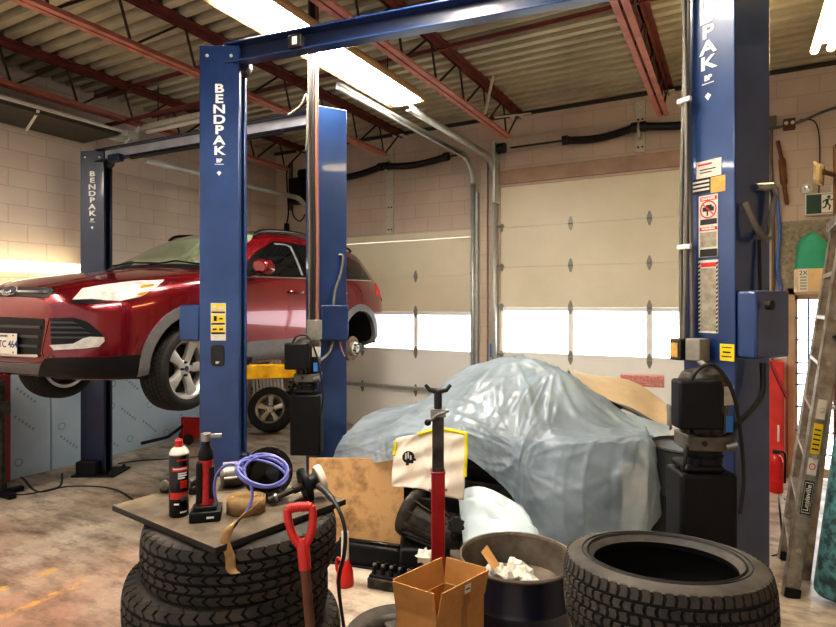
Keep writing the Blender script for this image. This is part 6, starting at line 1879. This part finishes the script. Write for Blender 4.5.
# wheel leaning at the back with radiators behind
q = fl(271, 432)
ax = Vector((.50, -.80, .34)).normalized()
Mx = axis_m(q + Vector((0, 0, .335)), ax)
t = thing('leaning_wheel', 'dusty wheel leaning against scrap parts near the back wall', 'wheel', mat4=Mx)
tyre_meshes(t, Mx, .335, .215, .22, 5, 50, M['rubber'], M['rubber'], .006, 0, .84)
rim_meshes(t, Mx, .215, .20, 5, mat('tarnished_alloy', (176, 166, 146), .4, .5, .3, 9))
q = fl(264, 428); 
t = thing('white_grille', 'white slotted steel grille leaning behind the wheel at the back', 'grille', q)
T = frame(q + Vector((.12, .05, 0)), RV, (0, 0, 1)) @ Matrix.Rotation(R(-10), 4, 'X') @ Matrix.Rotation(R(8), 4, 'Z')
mb = MB(T)
for i in range(9): mb.box(-.24 + i * .055, -.205 + i * .055, .05, 1.05, -.01, .01)
mb.box(-.26, .26, 0, .06, -.015, .015); mb.box(-.26, .26, 1.04, 1.10, -.015, .015); mb.box(-.26, .26, .52, .57, -.012, .012)
obj('slats', mb, M['white'], t)
for i, (px, dz, lab) in enumerate(((252, .95, 'dark suspension strut leaning left of the wheel at the back'), (283, 1.0, 'dark suspension strut leaning right of the white grille at the back'))):
    q = fl(px, 424); t = thing('suspension_strut', lab, 'car part', q, group='suspension struts at the back')
    tp = q + Vector((.12 if i else -.1, .25, dz))
    obj('damper', MB().tube([q, q.lerp(tp, .5), q.lerp(tp, .5), tp], [.035, .035, .022, .022], 12), M['steel_d'], t)
    n = 50; ax_ = (tp - q); dd = ax_.normalized(); s_ = dd.cross(Vector((1, 0, 0))).normalized(); u_ = dd.cross(s_)
    obj('coil_spring', MB().tube([q.lerp(tp, .45 + .5 * k / n) + (s_ * math.cos(k * .75) + u_ * math.sin(k * .75)) * .065 for k in range(n)], .012, 6), M['ink'], t)
# cables on the floor at left
mb = MB(); mb.tube(smooth_path([fl(62, 474), fl(60, 486), fl(45, 491), fl(22, 495), fl(7, 492), fl(3, 483), fl(10, 477), fl(22, 478), fl(38, 492), fl(66, 487), fl(98, 487), fl(118, 491), fl(133, 500)], 8), .012, 6)
tag(obj('air_hose', mb, M['blackhose'], angle=0), 'dark air hose looped on the floor beside the far left column', 'hose')
mb = MB(); mb.tube(smooth_path([fl(118, 464), fl(140, 461), fl(170, 459), fl(198, 457)], 6), .011, 6)
tag(obj('floor_pipe', mb, M['blackhose'], angle=0), 'dark hose lying straight from the far left column to the near column', 'hose')
# ================================================================== CAMERA, WORLD, VIEW
cam = bpy.data.cameras.new('camera')
co = bpy.data.objects.new('camera', cam); COL.objects.link(co)
co.location = (0, 0, EYE)
co.rotation_euler = (R(90), 0, YAW)
cam.sensor_fit = 'HORIZONTAL'; cam.sensor_width = 36
cam.lens = 36 * FPX / 836
cam.shift_y = (CY - 313.5) / 836
cam.clip_start = .05
bpy.context.scene.camera = co

w = bpy.data.worlds.new('daylight'); bpy.context.scene.world = w; w.use_nodes = True
nt = w.node_tree; N = nt.nodes; L = nt.links
bg = N['Background']
tc = N.new('ShaderNodeTexCoord'); sp = N.new('ShaderNodeSeparateXYZ'); L.new(tc.outputs['Generated'], sp.inputs[0])
mr = N.new('ShaderNodeMapRange'); mr.inputs['From Min'].default_value = -.3; mr.inputs['From Max'].default_value = .5
mr.inputs['To Min'].default_value = .7; mr.inputs['To Max'].default_value = 4.5
L.new(sp.outputs['Y'], mr.inputs['Value'])
L.new(mr.outputs['Result'], bg.inputs['Strength'])
mx = N.new('ShaderNodeMix'); mx.data_type = 'RGBA'
mx.inputs[6].default_value = (1.0, .94, .87, 1); mx.inputs[7].default_value = (.93, .97, 1, 1)
m2 = N.new('ShaderNodeMapRange'); m2.inputs['From Min'].default_value = -.3; m2.inputs['From Max'].default_value = .5
L.new(sp.outputs['Y'], m2.inputs['Value']); L.new(m2.outputs['Result'], mx.inputs[0]); L.new(mx.outputs[2], bg.inputs['Color'])
sc = bpy.context.scene
sc.view_settings.view_transform = 'Standard'
sc.view_settings.look = 'Medium High Contrast'
sc.view_settings.exposure = .4
sc.cycles.use_denoising = True
sc.cycles.max_bounces = 8
sc.cycles.sample_clamp_indirect = 8
sc.cycles.caustics_reflective = False
sc.cycles.caustics_refractive = False
